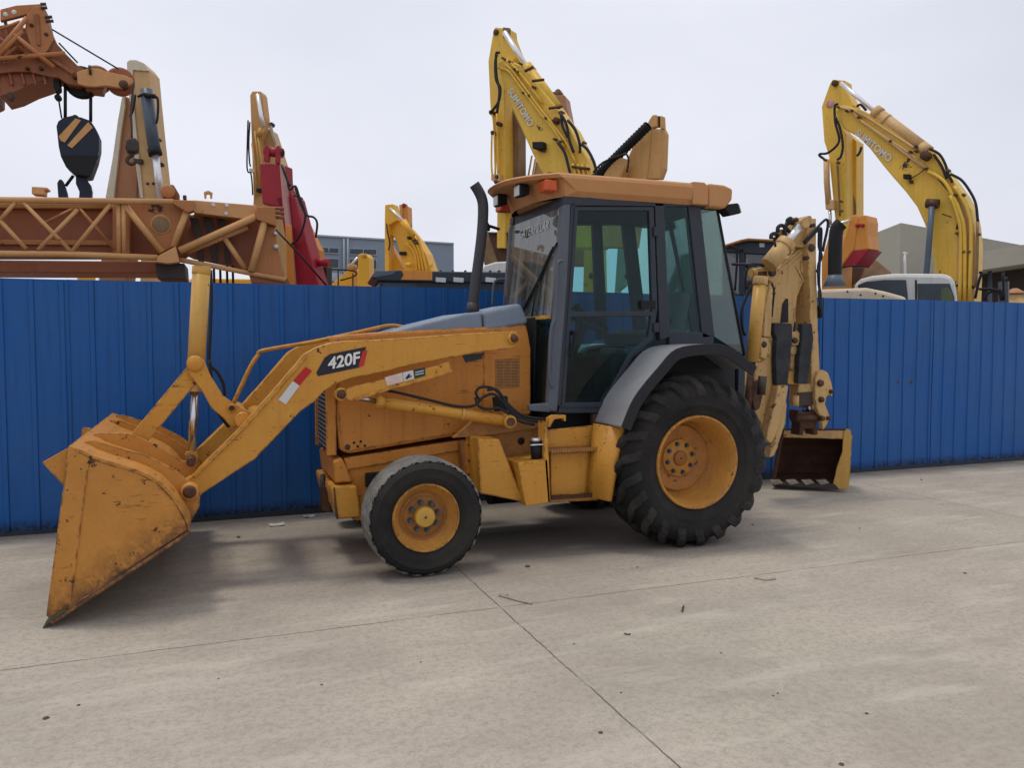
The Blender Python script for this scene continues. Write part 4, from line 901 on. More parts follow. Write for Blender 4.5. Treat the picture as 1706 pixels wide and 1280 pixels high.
# back shell: swept section between left and right side plates
sec = [(.0, 985, 0), (.0, 990, 0)]
L_, R_ = 312, 588
prof2 = [(988, 0), (995, .14), (1010, .25), (1036, .35), (1075, .42), (1120, .45), (1160, .43), (1195, .34), (1215, .20), (1225, .0)]
vs = []
for (yy, off) in prof2:
    for xx in (L_+6-(yy-985)*.18, R_): vs.append(bx.p(*ZD([(xx, yy)])[0], 0)+n0*off)
for i in range(len(prof2)): pass
shn = MB().add(vs, [(i*2, i*2+1, i*2+3, i*2+2) for i in range(len(prof2)-1)])
rbk = shn.build('backhoe_bucket', RUST, BL); s_ = rbk.modifiers.new('thickness', 'SOLIDIFY'); s_.thickness = .02; s_.offset = 0
bs.build('bucket_lip', TAN, rbk, .006)
for xx, m__ in ((R_, TAN), (L_, RUST)):
    pts_ = [bx.p(*ZD([(xx+(6-(yy-985)*.18 if xx == L_ else 0), yy)])[0], 0)+n0*off for yy, off in prof2]
    t_ = Vector((n0.y, -n0.x, 0))
    MB().prism(pts_, t_*.022).build('bucket_side_plate', RUST, rbk, .004)
T(Plane(bx.o-n0*.012, (n0.x, n0.y)), ZD([(576, 1000), (590, 984), (606, 990), (614, 1020), (608, 1120), (600, 1240), (560, 1246), (530, 1232), (548, 1150), (572, 1080)]), 0, .02, 'side_cutter', CREAMY, rbk, .004)
for xx in (262, 330, 396, 460):
    q = [bx.p(*p_, -.03) for p_ in ZD([(xx, 1206), (xx+40, 1203), (xx+58, 1218), (xx+20, 1226)])]
    MB().prism(q, n0*.07).build('bucket_tooth', TOOTH, rbk, .006)
T(Plane(bx.o-n0*.02, (n0.x, n0.y)), ZD([(300, 1212), (540, 1222), (560, 1244), (300, 1226)]), 0, .05, 'bucket_edge', DST, rbk, .004)

# ------------------------------------------------------------------ machines and buildings behind the fence
CRH = mat('crane_rusty_head', (.33, .13, .055), .6, col2=(.22, .085, .045), amt=.9, scale=2.5, rust=.6, rscale=4, streak=.4)
CLMP = mat('clamp_worn_steel', (.16, .1, .05), .6, col2=(.05, .035, .03), amt=.9, scale=9)
class Kit:
    """draws the parts of one far machine on its own standing plane, reading positions off an enlarged crop"""
    def __init__(s, root, pl, crop): s.r = root; s.pl = pl; s.c = crop
    def P(s, x, y, off=0): return s.pl.p(x/s.c[0]+s.c[1], y/s.c[0]+s.c[2], off)
    def s(s, name, pts, a, b, m, par=None, bevel=.012):
        return MB().prism([s.P(x, y, a) for x, y in pts], s.pl.n*(b-a)).build(name, m, par or s.r, bevel)
    def t(s, name, pts, r, m, off=-.05, par=None, sm=4, n=8, px=True):
        rr = r/s.c[0]*s.dist()/F_PX if px else r
        return MB().tube([s.P(x, y, off) for x, y in pts], rr, n, sm).build(name, m, par or s.r)
    def many(s, name, lst, r, m, off=-.05, par=None, sm=0):
        rr = r/s.c[0]*s.dist()/F_PX; first = None
        for pts in lst:
            o = MB().tube([s.P(x, y, off) for x, y in pts], rr, 8, sm).build(name, m, par or s.r); first = first or o
        return first
    def disc(s, name, x, y, r, m, a=-.06, b=.05, par=None):
        rr = r/s.c[0]*s.dist()/F_PX; c = s.P(x, y, a)
        return MB().lathe(c, s.pl.n, [(0, 0), (rr*.86, 0), (rr, .012), (rr, b-a), (0, b-a)], 24).build(name, m, par or s.r)
    def dist(s): return s.pl.o.length
def root_at(pl, px, py, *a, **k):
    p = pl.p(px, py); return thing(a[0], (p.x, p.y, 0), *a[1:], **k)
def carriage(r, pl, px, m, back=.9, w=2.6):
    """the part of a far excavator that stands on the ground behind the fence"""
    c = pl.p(px, 560, back+1.2); c = Vector((c.x, c.y, 0)); n = pl.n; t = Vector((n.y, -n.x, 0)); u = Vector((0, 0, 1))
    MB().obox(c+u*1.35, t*w*.5, n*1.1, u*.42).build('upper_body', m, r, .08, seg=3)
    for s_ in (-1, 1):
        MB().obox(c+u*.45+n*.95*s_, t*1.6, n*.25, u*.43).build('track', BLK, r, .2, seg=4)
    MB().tube([c+u*.5, c+u*.95], .5, 24).build('slew_ring', DST, r)
C1 = (2.667, 0, 0); C2_ = (3.3687, 380, 120); C3 = (3.5556, 780, 20); C4 = (3.1995, 1340, 110)

# --- lattice boom head and nose, top left
pl = BP(13, 120, 8); r = root_at(pl, 40, 500, 'crane_boom', 'orange brown lattice crane boom head with sheaves at the top left of the sky', 'crane')
K = Kit(r, pl, C1)
b1 = K.s('boom_head', [(128, 40), (150, 22), (196, 26), (214, 110), (250, 190), (300, 245), (345, 290), (395, 318), (388, 372), (350, 382), (300, 372), (262, 345), (200, 335), (130, 318), (60, 318), (0, 325), (-40, 330), (-40, 280), (60, 270), (110, 230), (100, 180)], 0, .5, CRH)
K.s('head_plate', [(118, 60), (150, 25), (192, 28), (212, 112), (238, 175), (190, 262), (150, 240), (110, 130)], -.05, 0, CRN, b1)
K.s('inner_plate', [(-40, 120), (60, 100), (130, 130), (160, 240), (100, 300), (-40, 300)], .4, .48, CRN2, b1)
for q in ([(150, 60), (172, 60), (180, 200), (166, 200)], [(0, 210), (90, 180), (94, 192), (0, 222)], [(225, 250), (330, 318), (322, 330), (218, 262)]): K.s('stiffener', q, -.08, -.04, CRH, b1, .006)
for q in ((140, 110), (205, 150), (215, 230), (265, 280), (330, 340), (180, 300), (120, 300)): K.disc('flange_bolt', *q, 7, RUST, -.07, 0, b1)
K.many('lattice_brace', [[(-30, 150), (110, 250)], [(20, 80), (60, 260)], [(80, 120), (20, 290)]], 6, CRH, .2, b1)
K.s('top_plate', [(0, 40), (70, 22), (180, 15), (186, 40), (120, 62), (0, 92)], .1, .2, CRN, b1)
MB_ = [K.disc('lightening_hole', x, y, 9, WHT, .085, .1, b1) for x, y in ((24, 62), (62, 52))]
K.s('box_underside', [(0, 330), (60, 318), (130, 318), (210, 312), (240, 330), (236, 342), (130, 378), (60, 412), (0, 428)], .1, .9, CRN2, b1)
K.s('foot_block', [(25, 415), (46, 405), (62, 425), (48, 442), (30, 436)], 0, .15, DST, b1)
for x in (35, 90, 140, 185): K.s('box_rib', [(x, 322), (x+9, 320), (x+24, 372), (x+12, 378)], .04, .1, CRN2, b1)
K.many('lattice_tube', [[(-40, 262), (290, 237)], [(-40, 265), (120, 78)], [(60, 150), (240, 300)], [(-20, 260), (100, 135)]], 9, CRN, -.12, b1)
K.many('lattice_brace', [[(30, 165), (160, 262)], [(-20, 290), (130, 160)], [(60, 128), (140, 132)], [(-20, 300), (160, 300)], [(0, 130), (90, 95)], [(100, 290), (220, 330)], [(40, 300), (110, 250)]], 6, CRN, .05, b1)
for a in ([(180, 18), (205, 17)], [(182, 34), (210, 33)], [(200, 76), (232, 74)], [(205, 94), (238, 92)]): K.t('lug_pin', a, 6, DST, -.06, b1, sm=0)
K.s('nose_plate', [(340, 318), (400, 300), (440, 305), (480, 318), (560, 335), (590, 350), (585, 372), (545, 392), (470, 380), (420, 385), (380, 382), (345, 372)], -.1, .0, CRN3, b1)
K.s('nose_back', [(385, 320), (430, 298), (480, 320), (465, 380), (455, 410), (380, 400)], .02, .3, CRN2, b1)
K.disc('nose_sheave', 533, 358, 53, CRN2, .03, .16, b1); K.disc('sheave_hub', 548, 372, 16, BPIN, -.13, .0, b1)
K.s('boom_section', [(-30, 330), (-30, 430), (-1900, 1330), (-1900, 1130)], .1, .9, CRN2, b1, .02)
K.many('section_chord', [[(-40, 100), (-1900, 830)], [(-40, 262), (-1900, 1080)]], 12, CRN, -.05, b1)
K.many('section_brace', [[(-40-180*i, 105+71*i), (-130-180*i, 302+79*i)] for i in range(10)]+[[(-130-180*i, 302+79*i), (-220-180*i, 176+71*i)] for i in range(10)], 7, CRN, -.04, b1)
K.s('boom_foot', [(-1850, 800), (-1850, 1350), (-2100, 1750), (-2400, 1750), (-2300, 1000)], 0, 1, CRN, b1, .03)
K.disc('inner_sheave', 430, 350, 54, CRN2, .3, .4, b1); K.disc('lower_sheave', 360, 362, 62, BLK, .2, .3, b1)
K.t('sheave_guard', [(398, 290), (402, 330)], 5, DST, -.12, b1, sm=0)
K.s('head_bracket', [(238, 340), (262, 335), (268, 395), (250, 408), (236, 385)], .1, .3, BLK, b1)
K.many('hoist_rope', [[(232, 130), (525, 305)], [(262, 190), (345, 278)]], 3, BLK, -.05, b1)
K.many('block_rope', [[(290, 365), (290, 530)], [(403, 395), (403, 540)]], 6, BLK, .15, b1)
K.many('anti_lift_line', [[(250, 400), (262, 450), (274, 525)]], 3, BLK, .12, b1)
K.disc('line_weight', 256, 430, 12, BLK, .1, .2, b1)
# hook block
r2 = thing('hook_block', tuple(K.P(345, 640, .15)), 'dark navy hook block with two yellow diagonal stripes hanging from the crane head', 'hook block')
K2 = Kit(r2, pl, C1)
hb = K2.s('side_plate', [(250, 560), (258, 538), (280, 522), (320, 512), (360, 520), (402, 535), (425, 570), (440, 605), (440, 660), (428, 715), (402, 785), (385, 787), (330, 775), (292, 740), (270, 695), (260, 650), (256, 610)], .03, .38, BHOK)
K2.s('yellow_stripe', [(260, 605), (335, 525), (360, 533), (288, 632), (270, 625)], .015, .028, BORT, hb, .002); K2.s('yellow_stripe', [(298, 645), (392, 542), (412, 566), (320, 658)], .015, .028, BORT, hb, .002)
K2.s('centre_rib', [(268, 690), (440, 690), (400, 782), (330, 774)], .005, .02, BLK, hb, .004)
K2.disc('top_shackle', 334, 522, 12, BLK, .1, .25, hb)
K2.s('hook', [(336, 778), (392, 786), (386, 800), (402, 820), (408, 850), (406, 880), (396, 925), (340, 950), (285, 930), (258, 880), (253, 812), (262, 795), (275, 796), (287, 825), (296, 855), (300, 880), (325, 892), (350, 880), (352, 850), (336, 815)], .12, .28, BHOK, hb, .03)
K2.many('hook_latch', [[(292, 826), (326, 780)]], 6, BLK, .2, hb)
# --- small hook on the second line
p_ = BP(13, 222, 0); r3 = thing('overhaul_ball_hook', tuple(p_.p(222, 245)), 'small dark overhaul weight with hook hanging beside the cream excavator boom', 'hook')
K3 = Kit(r3, p_, C1)
ob = K3.s('weight', [(562, 622), (575, 610), (602, 610), (618, 630), (620, 668), (600, 676), (565, 672), (556, 650)], 0, .25, DST, None, .03)
K3.t('hook', [(586, 676), (588, 690), (570, 700), (566, 718), (582, 730), (600, 722), (604, 706)], 7, DST, .1, ob)
K3.t('rope', [(586, 612), (585, 560), (582, 490), (590, 400), (592, 370)], 4, DST, .1, ob)

# --- long stowed crane boom with lattice jib, left
pl = BP(11.0, 240, 6); r = root_at(pl, 120, 500, 'stowed_crane_jib', 'long orange brown crane boom with lattice jib lying level above the left fence', 'crane')
K = Kit(r, pl, C1)
bx_ = K.s('box_boom', [(-1700, 905), (560, 912), (560, 1130), (-1700, 1125)], .5, 1.3, CRN2, None, .02)
K.s('box_lower_boom', [(-1700, 1140), (700, 1162), (700, 1215), (-1700, 1205)], .3, 1.2, CRN2, bx_, .02)
K.s('box_ledge', [(-1700, 1050), (510, 1068), (510, 1090), (-1700, 1075)], .44, .5, CRN, bx_, .01)
K.s('box_top_rail', [(-1700, 890), (500, 905), (500, 925), (-1700, 910)], .4, .5, CRN3, bx_, .01)
K.s('post_plate', [(500, 905), (575, 912), (575, 1130), (500, 1122)], .35, .5, CRN, bx_, .01)
K.s('rear_plate', [(560, 940), (700, 950), (710, 1130), (560, 1130)], .6, .9, CRN2, bx_, .01)
jb = K.many('jib_chord', [[(-1700, 868), (770, 897)], [(-1700, 1112), (300, 1130), (700, 1145)]], 12, CRN3, -.1)
K.many('jib_chord', [[(-1700, 905), (500, 915)], [(800, 1155), (1270, 1245)]], 10, CRN3, -.02, jb)
for a in ([(0, 980), (70, 895)], [(0, 980), (115, 1105)], [(100, 895), (315, 1118)], [(170, 1110), (345, 930)], [(320, 1118), (490, 908)], [(-110, 1105), (0, 980)]):
    K.t('lattice_brace', a, 8, CRN3, -.1, jb, sm=0)
K.many('lattice_brace', [[(-110-210*i, 1105), (-215-210*i, 890)] for i in range(7)]+[[(-215-210*i, 890), (-320-210*i, 1105)] for i in range(7)], 8, CRN3, -.1, jb)
for a in ([(345, 915), (510, 1110)], [(250, 905), (120, 905)], [(345, 925), (490, 905)], [(60, 900), (-60, 1090)], [(180, 1000), (330, 925)]):
    K.t('rear_brace', a, 6, CRN, .25, jb, sm=0)
for x in (526, 548): K.t('lattice_post', [(x, 905), (x+3, 1125)], 9, CRN3, -.06, jb, sm=0)
tp = K.s('triangle_plate', [(545, 903), (770, 893), (850, 935), (775, 1095), (712, 1125)], .06, .14, CRN, jb, .012)
K.disc('plate_hole', 715, 997, 37, BRUST, .045, .06, tp); K.disc('plate_hole_rim', 715, 997, 42, CRN3, .05, .062, tp)
K.many('thick_diagonal', [[(548, 905), (720, 1120)], [(835, 925), (770, 1095)]], 13, CRN3, -.05, tp)
K.s('node_plate', [(700, 1138), (780, 1095), (798, 1165), (745, 1172), (694, 1165)], -.16, .02, CRN3, jb)
K.s('dark_saddle', [(690, 1168), (820, 1170), (825, 1240), (700, 1240)], 0, .8, CRD, jb)
K.s('top_gusset', [(765, 886), (860, 890), (862, 935), (835, 945), (768, 905)], -.14, .05, CRN, jb)
K.s('end_beam', [(855, 888), (1140, 912), (1140, 950), (1100, 975), (860, 945)], -.05, .3, CRN3, jb)
for x, y in ((948, 911), (1008, 913), (1005, 949)): K.disc('beam_hole', x, y, 8, WHT, -.062, -.05, jb)
K.s('end_cap_plate', [(1142, 918), (1222, 918), (1228, 1005), (1140, 975), (1132, 945)], -.14, .1, CRN, jb)
for y in (925, 945, 965): K.t('end_lug', [(1215, y), (1262, y+2)], 7, CRN2, 0, jb, sm=0)
K.s('rear_box_plate', [(700, 945), (870, 955), (850, 1130), (800, 1165), (700, 1165)], .62, .7, CRN2, bx_, .01)
K.s('rear_frame_plate', [(860, 950), (1120, 965), (1200, 990), (1225, 1240), (1100, 1200), (860, 1150), (800, 1120)], .35, .45, CRN2, jb)
for x in (840, 900, 960):
    K.s('dark_channel', [(x, 965), (x+36, 968), (x+60, 1050), (x+66, 1170), (x+40, 1160), (x+32, 1060)], .2, .3, CRD, jb, .004)
K.many('jib_end_tube', [[(798, 1115), (1140, 962)], [(1175, 985), (1118, 1205)]], 15, CRN3, -.08, jb)
K.many('jib_end_brace', [[(985, 1040), (1090, 1195)], [(830, 1120), (1100, 1010)]], 11, CRN3, .02, jb)
K.s('end_web', [(1165, 990), (1220, 1010), (1235, 1100), (1268, 1240), (1120, 1205)], .0, .12, CRN, jb)
for y in (1035, 1095): K.disc('light_stud', 1228, y, 9, WHT, -.1, .0, jb)
K.s('jib_foot', [(1100, 1195), (1275, 1235), (1300, 1275), (1120, 1255)], 0, .3, CRN2, jb)
K.many('hanging_cable', [[(1225, 1020), (1330, 1130), (1460, 1280)]], 4, BLK, -.2, jb)
K.s('top_stub', [(140, 828), (210, 832), (212, 842), (196, 845), (196, 866), (140, 862)], .1, .3, CRN3, jb)
K.s('top_bracket', [(722, 850), (760, 818), (772, 822), (795, 860), (795, 888), (722, 884)], .3, .5, CRN2, jb); K.disc('top_pulley', 745, 850, 28, CRN, .2, .3, jb)
K.s('top_hook_eye', [(905, 852), (925, 845), (945, 855), (942, 882), (934, 882), (932, 862), (918, 862), (916, 882), (908, 882)], .2, .26, BORT, jb)
K.s('small_stub', [(812, 866), (828, 866), (828, 888), (812, 886)], .2, .3, DST, jb)
for i, x in enumerate((950, 978, 1008, 1034)): K.t('hanging_strap', [(x, 1180), (x+2, 1262)], 5, BLK, .3, jb, sm=0)
cb = MB(); c = pl.p(60, 500, .8); t = Vector((pl.n.y, -pl.n.x, 0))
MB().obox(Vector((c.x, c.y, 1.1)), t*3, pl.n*.9, (0, 0, .5)).build('carrier_deck', CRN, r, .05)
for q in (-2.2, -.8, 1.2, 2.4):
    k_ = Vector((c.x, c.y, .5))+t*q-pl.n*.9; MB().lathe(k_, pl.n, [(0, 0), (.3, 0), (.48, .05), (.5, .1), (.5, .3)], 30).build('carrier_wheel', TYRE, r)

# --- cream and brown excavator boom, left
pl = BP(17, 235, 22); r = root_at(pl, 235, 500, 'cream_excavator', 'cream and brown excavator boom with slate grey cylinder rising behind the lattice jib', 'excavator')
K = Kit(r, pl, C1)
K.s('dipper_stick', [(545, 432), (556, 425), (600, 445), (618, 700), (608, 880), (560, 1250), (440, 1250), (470, 875), (522, 560)], .3, .8, BBRN, None, .03)
K.s('dipper_edge', [(541, 430), (553, 424), (556, 470), (536, 600), (505, 880), (468, 878), (500, 700), (522, 540)], .22, .3, BCRM, None, .01)
bm_ = K.s('boom', [(563, 275), (575, 265), (605, 265), (640, 280), (662, 310), (672, 420), (690, 600), (722, 890), (735, 1260), (620, 1260), (634, 880), (606, 600), (588, 400), (565, 350)], 0, .6, BTAN, None, .03)
K.s('boom_cap', [(563, 275), (575, 265), (605, 265), (640, 280), (664, 315), (590, 310), (588, 400), (608, 600), (636, 880), (622, 880), (590, 640), (580, 470), (565, 380)], -.04, .0, BCRM, bm_, .01)
cyl = K.t('cylinder', [(650, 398), (668, 540), (688, 676)], 23, BGRY, -.15, sm=0, n=16); K.t('cylinder_rod', [(688, 676), (715, 885)], 14, WROD, -.15, cyl, 0)
K.t('cylinder_collar', [(640, 420), (690, 428)], 9, BLK, -.3, cyl, sm=0); K.t('cylinder_gland', [(684, 660), (692, 690)], 26, BLK, -.15, cyl, sm=0, n=14)
K.many('boom_hose', [[(612, 430), (640, 418), (690, 428), (702, 450), (700, 520), (694, 548)], [(600, 420), (592, 480), (578, 520)]], 5, HOSE, -.25, bm_, 5)
for q in ((704, 618), (716, 728), (655, 815), (680, 815)): K.disc('boom_stud', *q, 6, DST, -.02, .1, bm_)
K.s('side_bracket', [(606, 705), (628, 705), (630, 725), (606, 725)], -.1, .0, DST, bm_, .004); K.s('side_bracket', [(700, 722), (722, 722), (722, 738), (700, 738)], 0, .1, DST, bm_, .004)
carriage(r, pl, 240, BTAN)

# --- slim yellow excavator boom behind the red one
pl = BP(19, 440, 25); r = root_at(pl, 445, 500, 'yellow_excavator', 'slim pale yellow excavator boom with bright rod rising just left of the red excavator boom', 'excavator')
K = Kit(r, pl, C2_)
b_ = K.s('dipper_stick', [(122, 130), (135, 106), (182, 106), (190, 125), (205, 250), (195, 320), (170, 380), (205, 900), (150, 1200), (120, 1200), (142, 700), (130, 350)], 0, .3, BORT, None, .02)
K.s('boom', [(150, 330), (180, 312), (235, 318), (262, 400), (300, 520), (360, 1200), (210, 1200), (185, 600)], .35, .8, BTAN, None, .03)
c_ = K.t('dipper_cylinder', [(170, 360), (190, 318)], 16, CREAMY, -.05, sm=0); K.t('cylinder_rod', [(166, 125), (184, 240), (198, 305)], 11, WROD, -.08, c_, 0)
K.many('boom_pipe', [[(150, 330), (168, 480), (178, 660)], [(165, 350), (185, 500), (188, 640)], [(135, 400), (152, 560), (158, 700)]], 5, CREAMY, -.08, b_)
K.many('pipe_cover', [[(240, 290), (252, 340), (268, 405)], [(228, 290), (246, 345), (262, 408)]], 5, BCRM, .3, b_)
K.many('boom_hose', [[(112, 270), (108, 400), (106, 520), (112, 560), (128, 570), (136, 640), (138, 690)], [(122, 280), (116, 400), (120, 500), (126, 530)]], 4, HOSE, -.1, b_, 4)
K.disc('hinge_pin', 240, 292, 12, DST, .28, .4, b_); K.s('lamp_box', [(160, 652), (188, 652), (188, 672), (160, 672)], -.12, 0, BLK, b_, .004)
K.s('pipe_joint', [(118, 540), (146, 540), (146, 562), (118, 562)], -.1, 0, WHT, b_, .004)
carriage(r, pl, 445, BORT)

# --- red excavator boom
pl = BP(13, 470, 30); r = root_at(pl, 480, 500, 'red_excavator', 'dark red excavator boom with black hoses leaning behind the end of the lattice jib', 'excavator')
K = Kit(r, pl, C2_)
b_ = K.s('boom_top', [(176, 512), (302, 515), (305, 600), (330, 760), (300, 760), (190, 740)], 0, .35, BRED, None, .02)
K.s('boom', [(265, 700), (332, 690), (372, 700), (420, 880), (512, 1205), (520, 1330), (360, 1330), (330, 1000), (300, 820)], .0, .35, BRED, None, .02)
K.s('side_flange', [(288, 520), (302, 516), (320, 640), (345, 860), (372, 1205), (350, 1205), (325, 900), (305, 740)], -.08, 0, BPNK, b_, .006)
K.s('inner_flange', [(300, 518), (312, 560), (342, 640), (372, 740), (400, 800), (340, 820), (318, 640)], .2, .3, BRED, b_, .006)
K.s('head_bracket', [(198, 500), (205, 412), (222, 408), (232, 430), (226, 505)], -.04, .02, BRED, b_, .01); K.s('head_bracket', [(262, 512), (268, 420), (282, 408), (290, 425), (284, 512)], -.04, .02, BRED, b_, .01)
K.t('head_pin', [(212, 445), (304, 455)], 26, BRED, .05, b_, sm=0, n=14); K.t('pin_end', [(292, 454), (310, 455)], 14, BLK, .05, b_, sm=0)
K.t('cylinder_barrel', [(300, 700), (365, 706)], 36, BRED, .3, b_, 0, n=18); K.disc('barrel_end', 372, 706, 17, BPIN, .1, .3, b_)
ob_ = K.s('orange_link', [(340, 640), (372, 700), (440, 860), (510, 1000), (516, 1205), (500, 1205), (480, 1060), (400, 900)], .5, .7, BORG, b_, .01)
K.s('pink_link', [(372, 740), (450, 880), (490, 1000), (490, 1205), (470, 1205), (440, 1080)], .4, .5, BPNK, b_, .01)
K.many('boom_hose', [[(300, 520), (330, 600), (345, 660), (378, 640), (400, 700), (432, 790), (425, 860), (395, 930), (350, 975)], [(375, 640), (400, 720), (438, 800), (480, 815), (500, 850), (492, 930)], [(305, 530), (325, 590), (350, 640)]], 6, HOSE, -.12, b_, 5)
K.t('stub_pipe', [(480, 1065), (568, 1070)], 22, BRED, .2, b_, 0, n=14)
K.t('base_rod', [(500, 1095), (510, 1230)], 16, BPNK, .3, b_, 0, n=14)
K.s('grey_post', [(530, 1092), (553, 1092), (553, 1210), (530, 1210)], .4, .6, DST, b_, .01)
K.s('orange_block', [(320, 860), (352, 860), (372, 1205), (330, 1205)], -.12, -.08, BORG, b_, .01)
carriage(r, pl, 480, BRED)

# --- deep yellow excavator, folded, centre left
pl = BP(26, 680, 25); r = root_at(pl, 680, 500, 'yellow_excavator', 'bright yellow excavator boom with many pipes standing in front of the blue grey building', 'excavator')
K = Kit(r, pl, C2_)
K.s('dipper_stick', [(880, 745), (925, 740), (930, 760), (950, 830), (900, 860), (905, 1300), (880, 1300), (878, 840)], .0, .4, BYEL2, None, .02)
b_ = K.s('boom', [(885, 850), (950, 830), (1010, 880), (1060, 940), (1110, 1020), (1140, 1110), (1150, 1300), (1000, 1300), (985, 1080), (940, 940), (900, 900)], .2, .8, BYEL2, None, .03)
K.s('boom_web', [(890, 850), (905, 960), (990, 1115), (1000, 1120), (890, 1120)], .5, .8, BYEL2, b_, .01)
K.t('cylinder', [(985, 835), (1040, 920)], 17, BYEL2, 0, b_, 0); K.t('cylinder_rod', [(910, 765), (985, 838)], 8, WROD, 0, b_, 0)
for i in range(4): K.t('boom_pipe', [(1000+i*20, 960-i*16), (1048+i*14, 1020-i*4), (1058+i*20, 1130)], 7, BYEL2, .1, b_, 4)
for q in ((1010, 930), (1030, 915), (1045, 945), (1055, 960), (1020, 900)): K.disc('pipe_clamp', *q, 9, DST, .05, .2, b_)
K.t('boom_hose', [(890, 850), (895, 900), (908, 960), (900, 1000)], 4, HOSE, -.1, b_); K.s('lamp_box', [(960, 1008), (992, 1008), (992, 1026), (960, 1026)], .05, .2, BLK, b_, .004)
K.t('boom_pin', [(1000, 1082), (1030, 1082)], 12, BYEL2, .0, b_, 0); K.t('boom_pin', [(1120, 1085), (1145, 1088)], 12, BYEL2, .3, b_, 0)
carriage(r, pl, 690, BYEL2)
pl2 = BP(31, 672, 20); r = root_at(pl2, 672, 500, 'orange_dipper', 'short red orange dipper end showing behind the bright yellow excavator boom', 'excavator')
K = Kit(r, pl2, C2_); K.s('dipper_side', [(965, 748), (1008, 752), (1012, 900), (1020, 1300), (965, 1300), (955, 850)], 0, .5, BORG, None, .02)
K.s('dipper_edge', [(960, 745), (975, 742), (978, 860), (962, 850)], -.1, 0, BORT, None, .01); K.disc('pin_head', 985, 748, 12, BRED, -.05, .2); K.disc('lower_pin', 1012, 862, 8, DST, -.05, .2)
# --- small yellow dipper and railing
pl = BP(22, 605, 22); r = root_at(pl, 600, 500, 'small_yellow_excavator', 'low yellow excavator arm end showing over the fence left of the dark cab roof', 'excavator')
K = Kit(r, pl, C2_); b_ = K.s('dipper_stick', [(728, 1025), (745, 1018), (770, 1018), (790, 1040), (795, 1300), (728, 1300)], 0, .4, BYEL2, None, .03)
K.s('boom', [(560, 1210), (690, 1095), (722, 1110), (722, 1300), (560, 1300)], .45, .8, BYEL2, None, .02); K.t('cylinder_rod', [(690, 1085), (728, 1040)], 7, WROD, .1, b_, 0)
K.disc('boom_joint', 685, 1095, 20, BORT, .0, .3, b_); K.disc('stick_eye', 762, 1030, 12, BORT, -.05, .1, b_)
carriage(r, pl, 600, BYEL2)
pl = BP(16, 570, 0); r = root_at(pl, 570, 500, 'safety_railing', 'black tube railing on a machine deck just above the fence, right of the red boom', 'railing')
K = Kit(r, pl, C2_); K.many('handrail', [[(540, 1112), (600, 1108), (690, 1115), (722, 1130), (700, 1150), (630, 1170)]], 4, BLK, 0, None, 4)
K.many('post', [[(618, 1112), (620, 1600)], [(700, 1130), (702, 1600)], [(570, 1112), (572, 1600)]], 4, BLK)
K.s('deck', [(540, 1300), (720, 1300), (720, 1350), (540, 1350)], 0, 1.2, DST)

# --- dark low cab roof over the fence, centre
pl = BP(11.5, 740, -8); r = root_at(pl, 730, 500, 'dark_machine_cab', 'low dark cab roof with orange stripe and square lamps just over the fence', 'vehicle')
K = Kit(r, pl, C2_)
rf_ = K.s('cab_roof', [(802, 1150), (825, 1118), (960, 1112), (1145, 1118), (1560, 1124), (1560, 1185), (1150, 1180), (840, 1172)], 0, 1.3, CABG, None, .02)
K.s('roof_stripe', [(972, 1112), (1146, 1118), (1146, 1168), (970, 1166), (985, 1140)], -.012, 0, BORG, rf_, .003); K.s('roof_edge', [(802, 1150), (825, 1118), (948, 1114), (930, 1135), (830, 1152)], -.01, 0, BGRY, rf_, .003)
for x in (1165, 1265, 1445): K.s('roof_lamp', [(x, 1152), (x+58, 1156), (x+56, 1182), (x, 1178)], -.012, 0, LENS, rf_, .004)
for x in (1190, 1260, 1330, 1400, 1470, 1520): K.s('roof_bolt', [(x, 1112), (x+8, 1112), (x+8, 1124), (x, 1124)], .1, .2, BLK, rf_, .003)
K.s('cab_body', [(850, 1175), (1555, 1180), (1545, 1500), (850, 1500)], .05, 1.25, CABG)
K.s('cab_window', [(870, 1182), (1060, 1184), (1060, 1380), (870, 1380)], .04, .05, WIN)
MB().obox(Vector((pl.p(740, 500, .7).x, pl.p(740, 500, .7).y, .55)), Vector((pl.n.y, -pl.n.x, 0))*1.2, pl.n*.6, (0, 0, .55)).build('machine_body', DST, r, .06)
# pale rounded bonnet left of the backhoe cab
pl = BP(15, 820, 0); r = root_at(pl, 830, 500, 'white_machine_roof', 'white rounded machine roof between the exhaust pipe and the windscreen', 'vehicle')
K = Kit(r, pl, C2_)
K.s('roof', [(1420, 1110), (1440, 1085), (1500, 1066), (1600, 1060), (1700, 1068), (1700, 1125), (1420, 1130)], 0, 1.4, WHT, None, .08); K.s('body', [(1425, 1130), (1690, 1125), (1690, 1900), (1425, 1900)], .05, 1.3, CABG, None, .05)

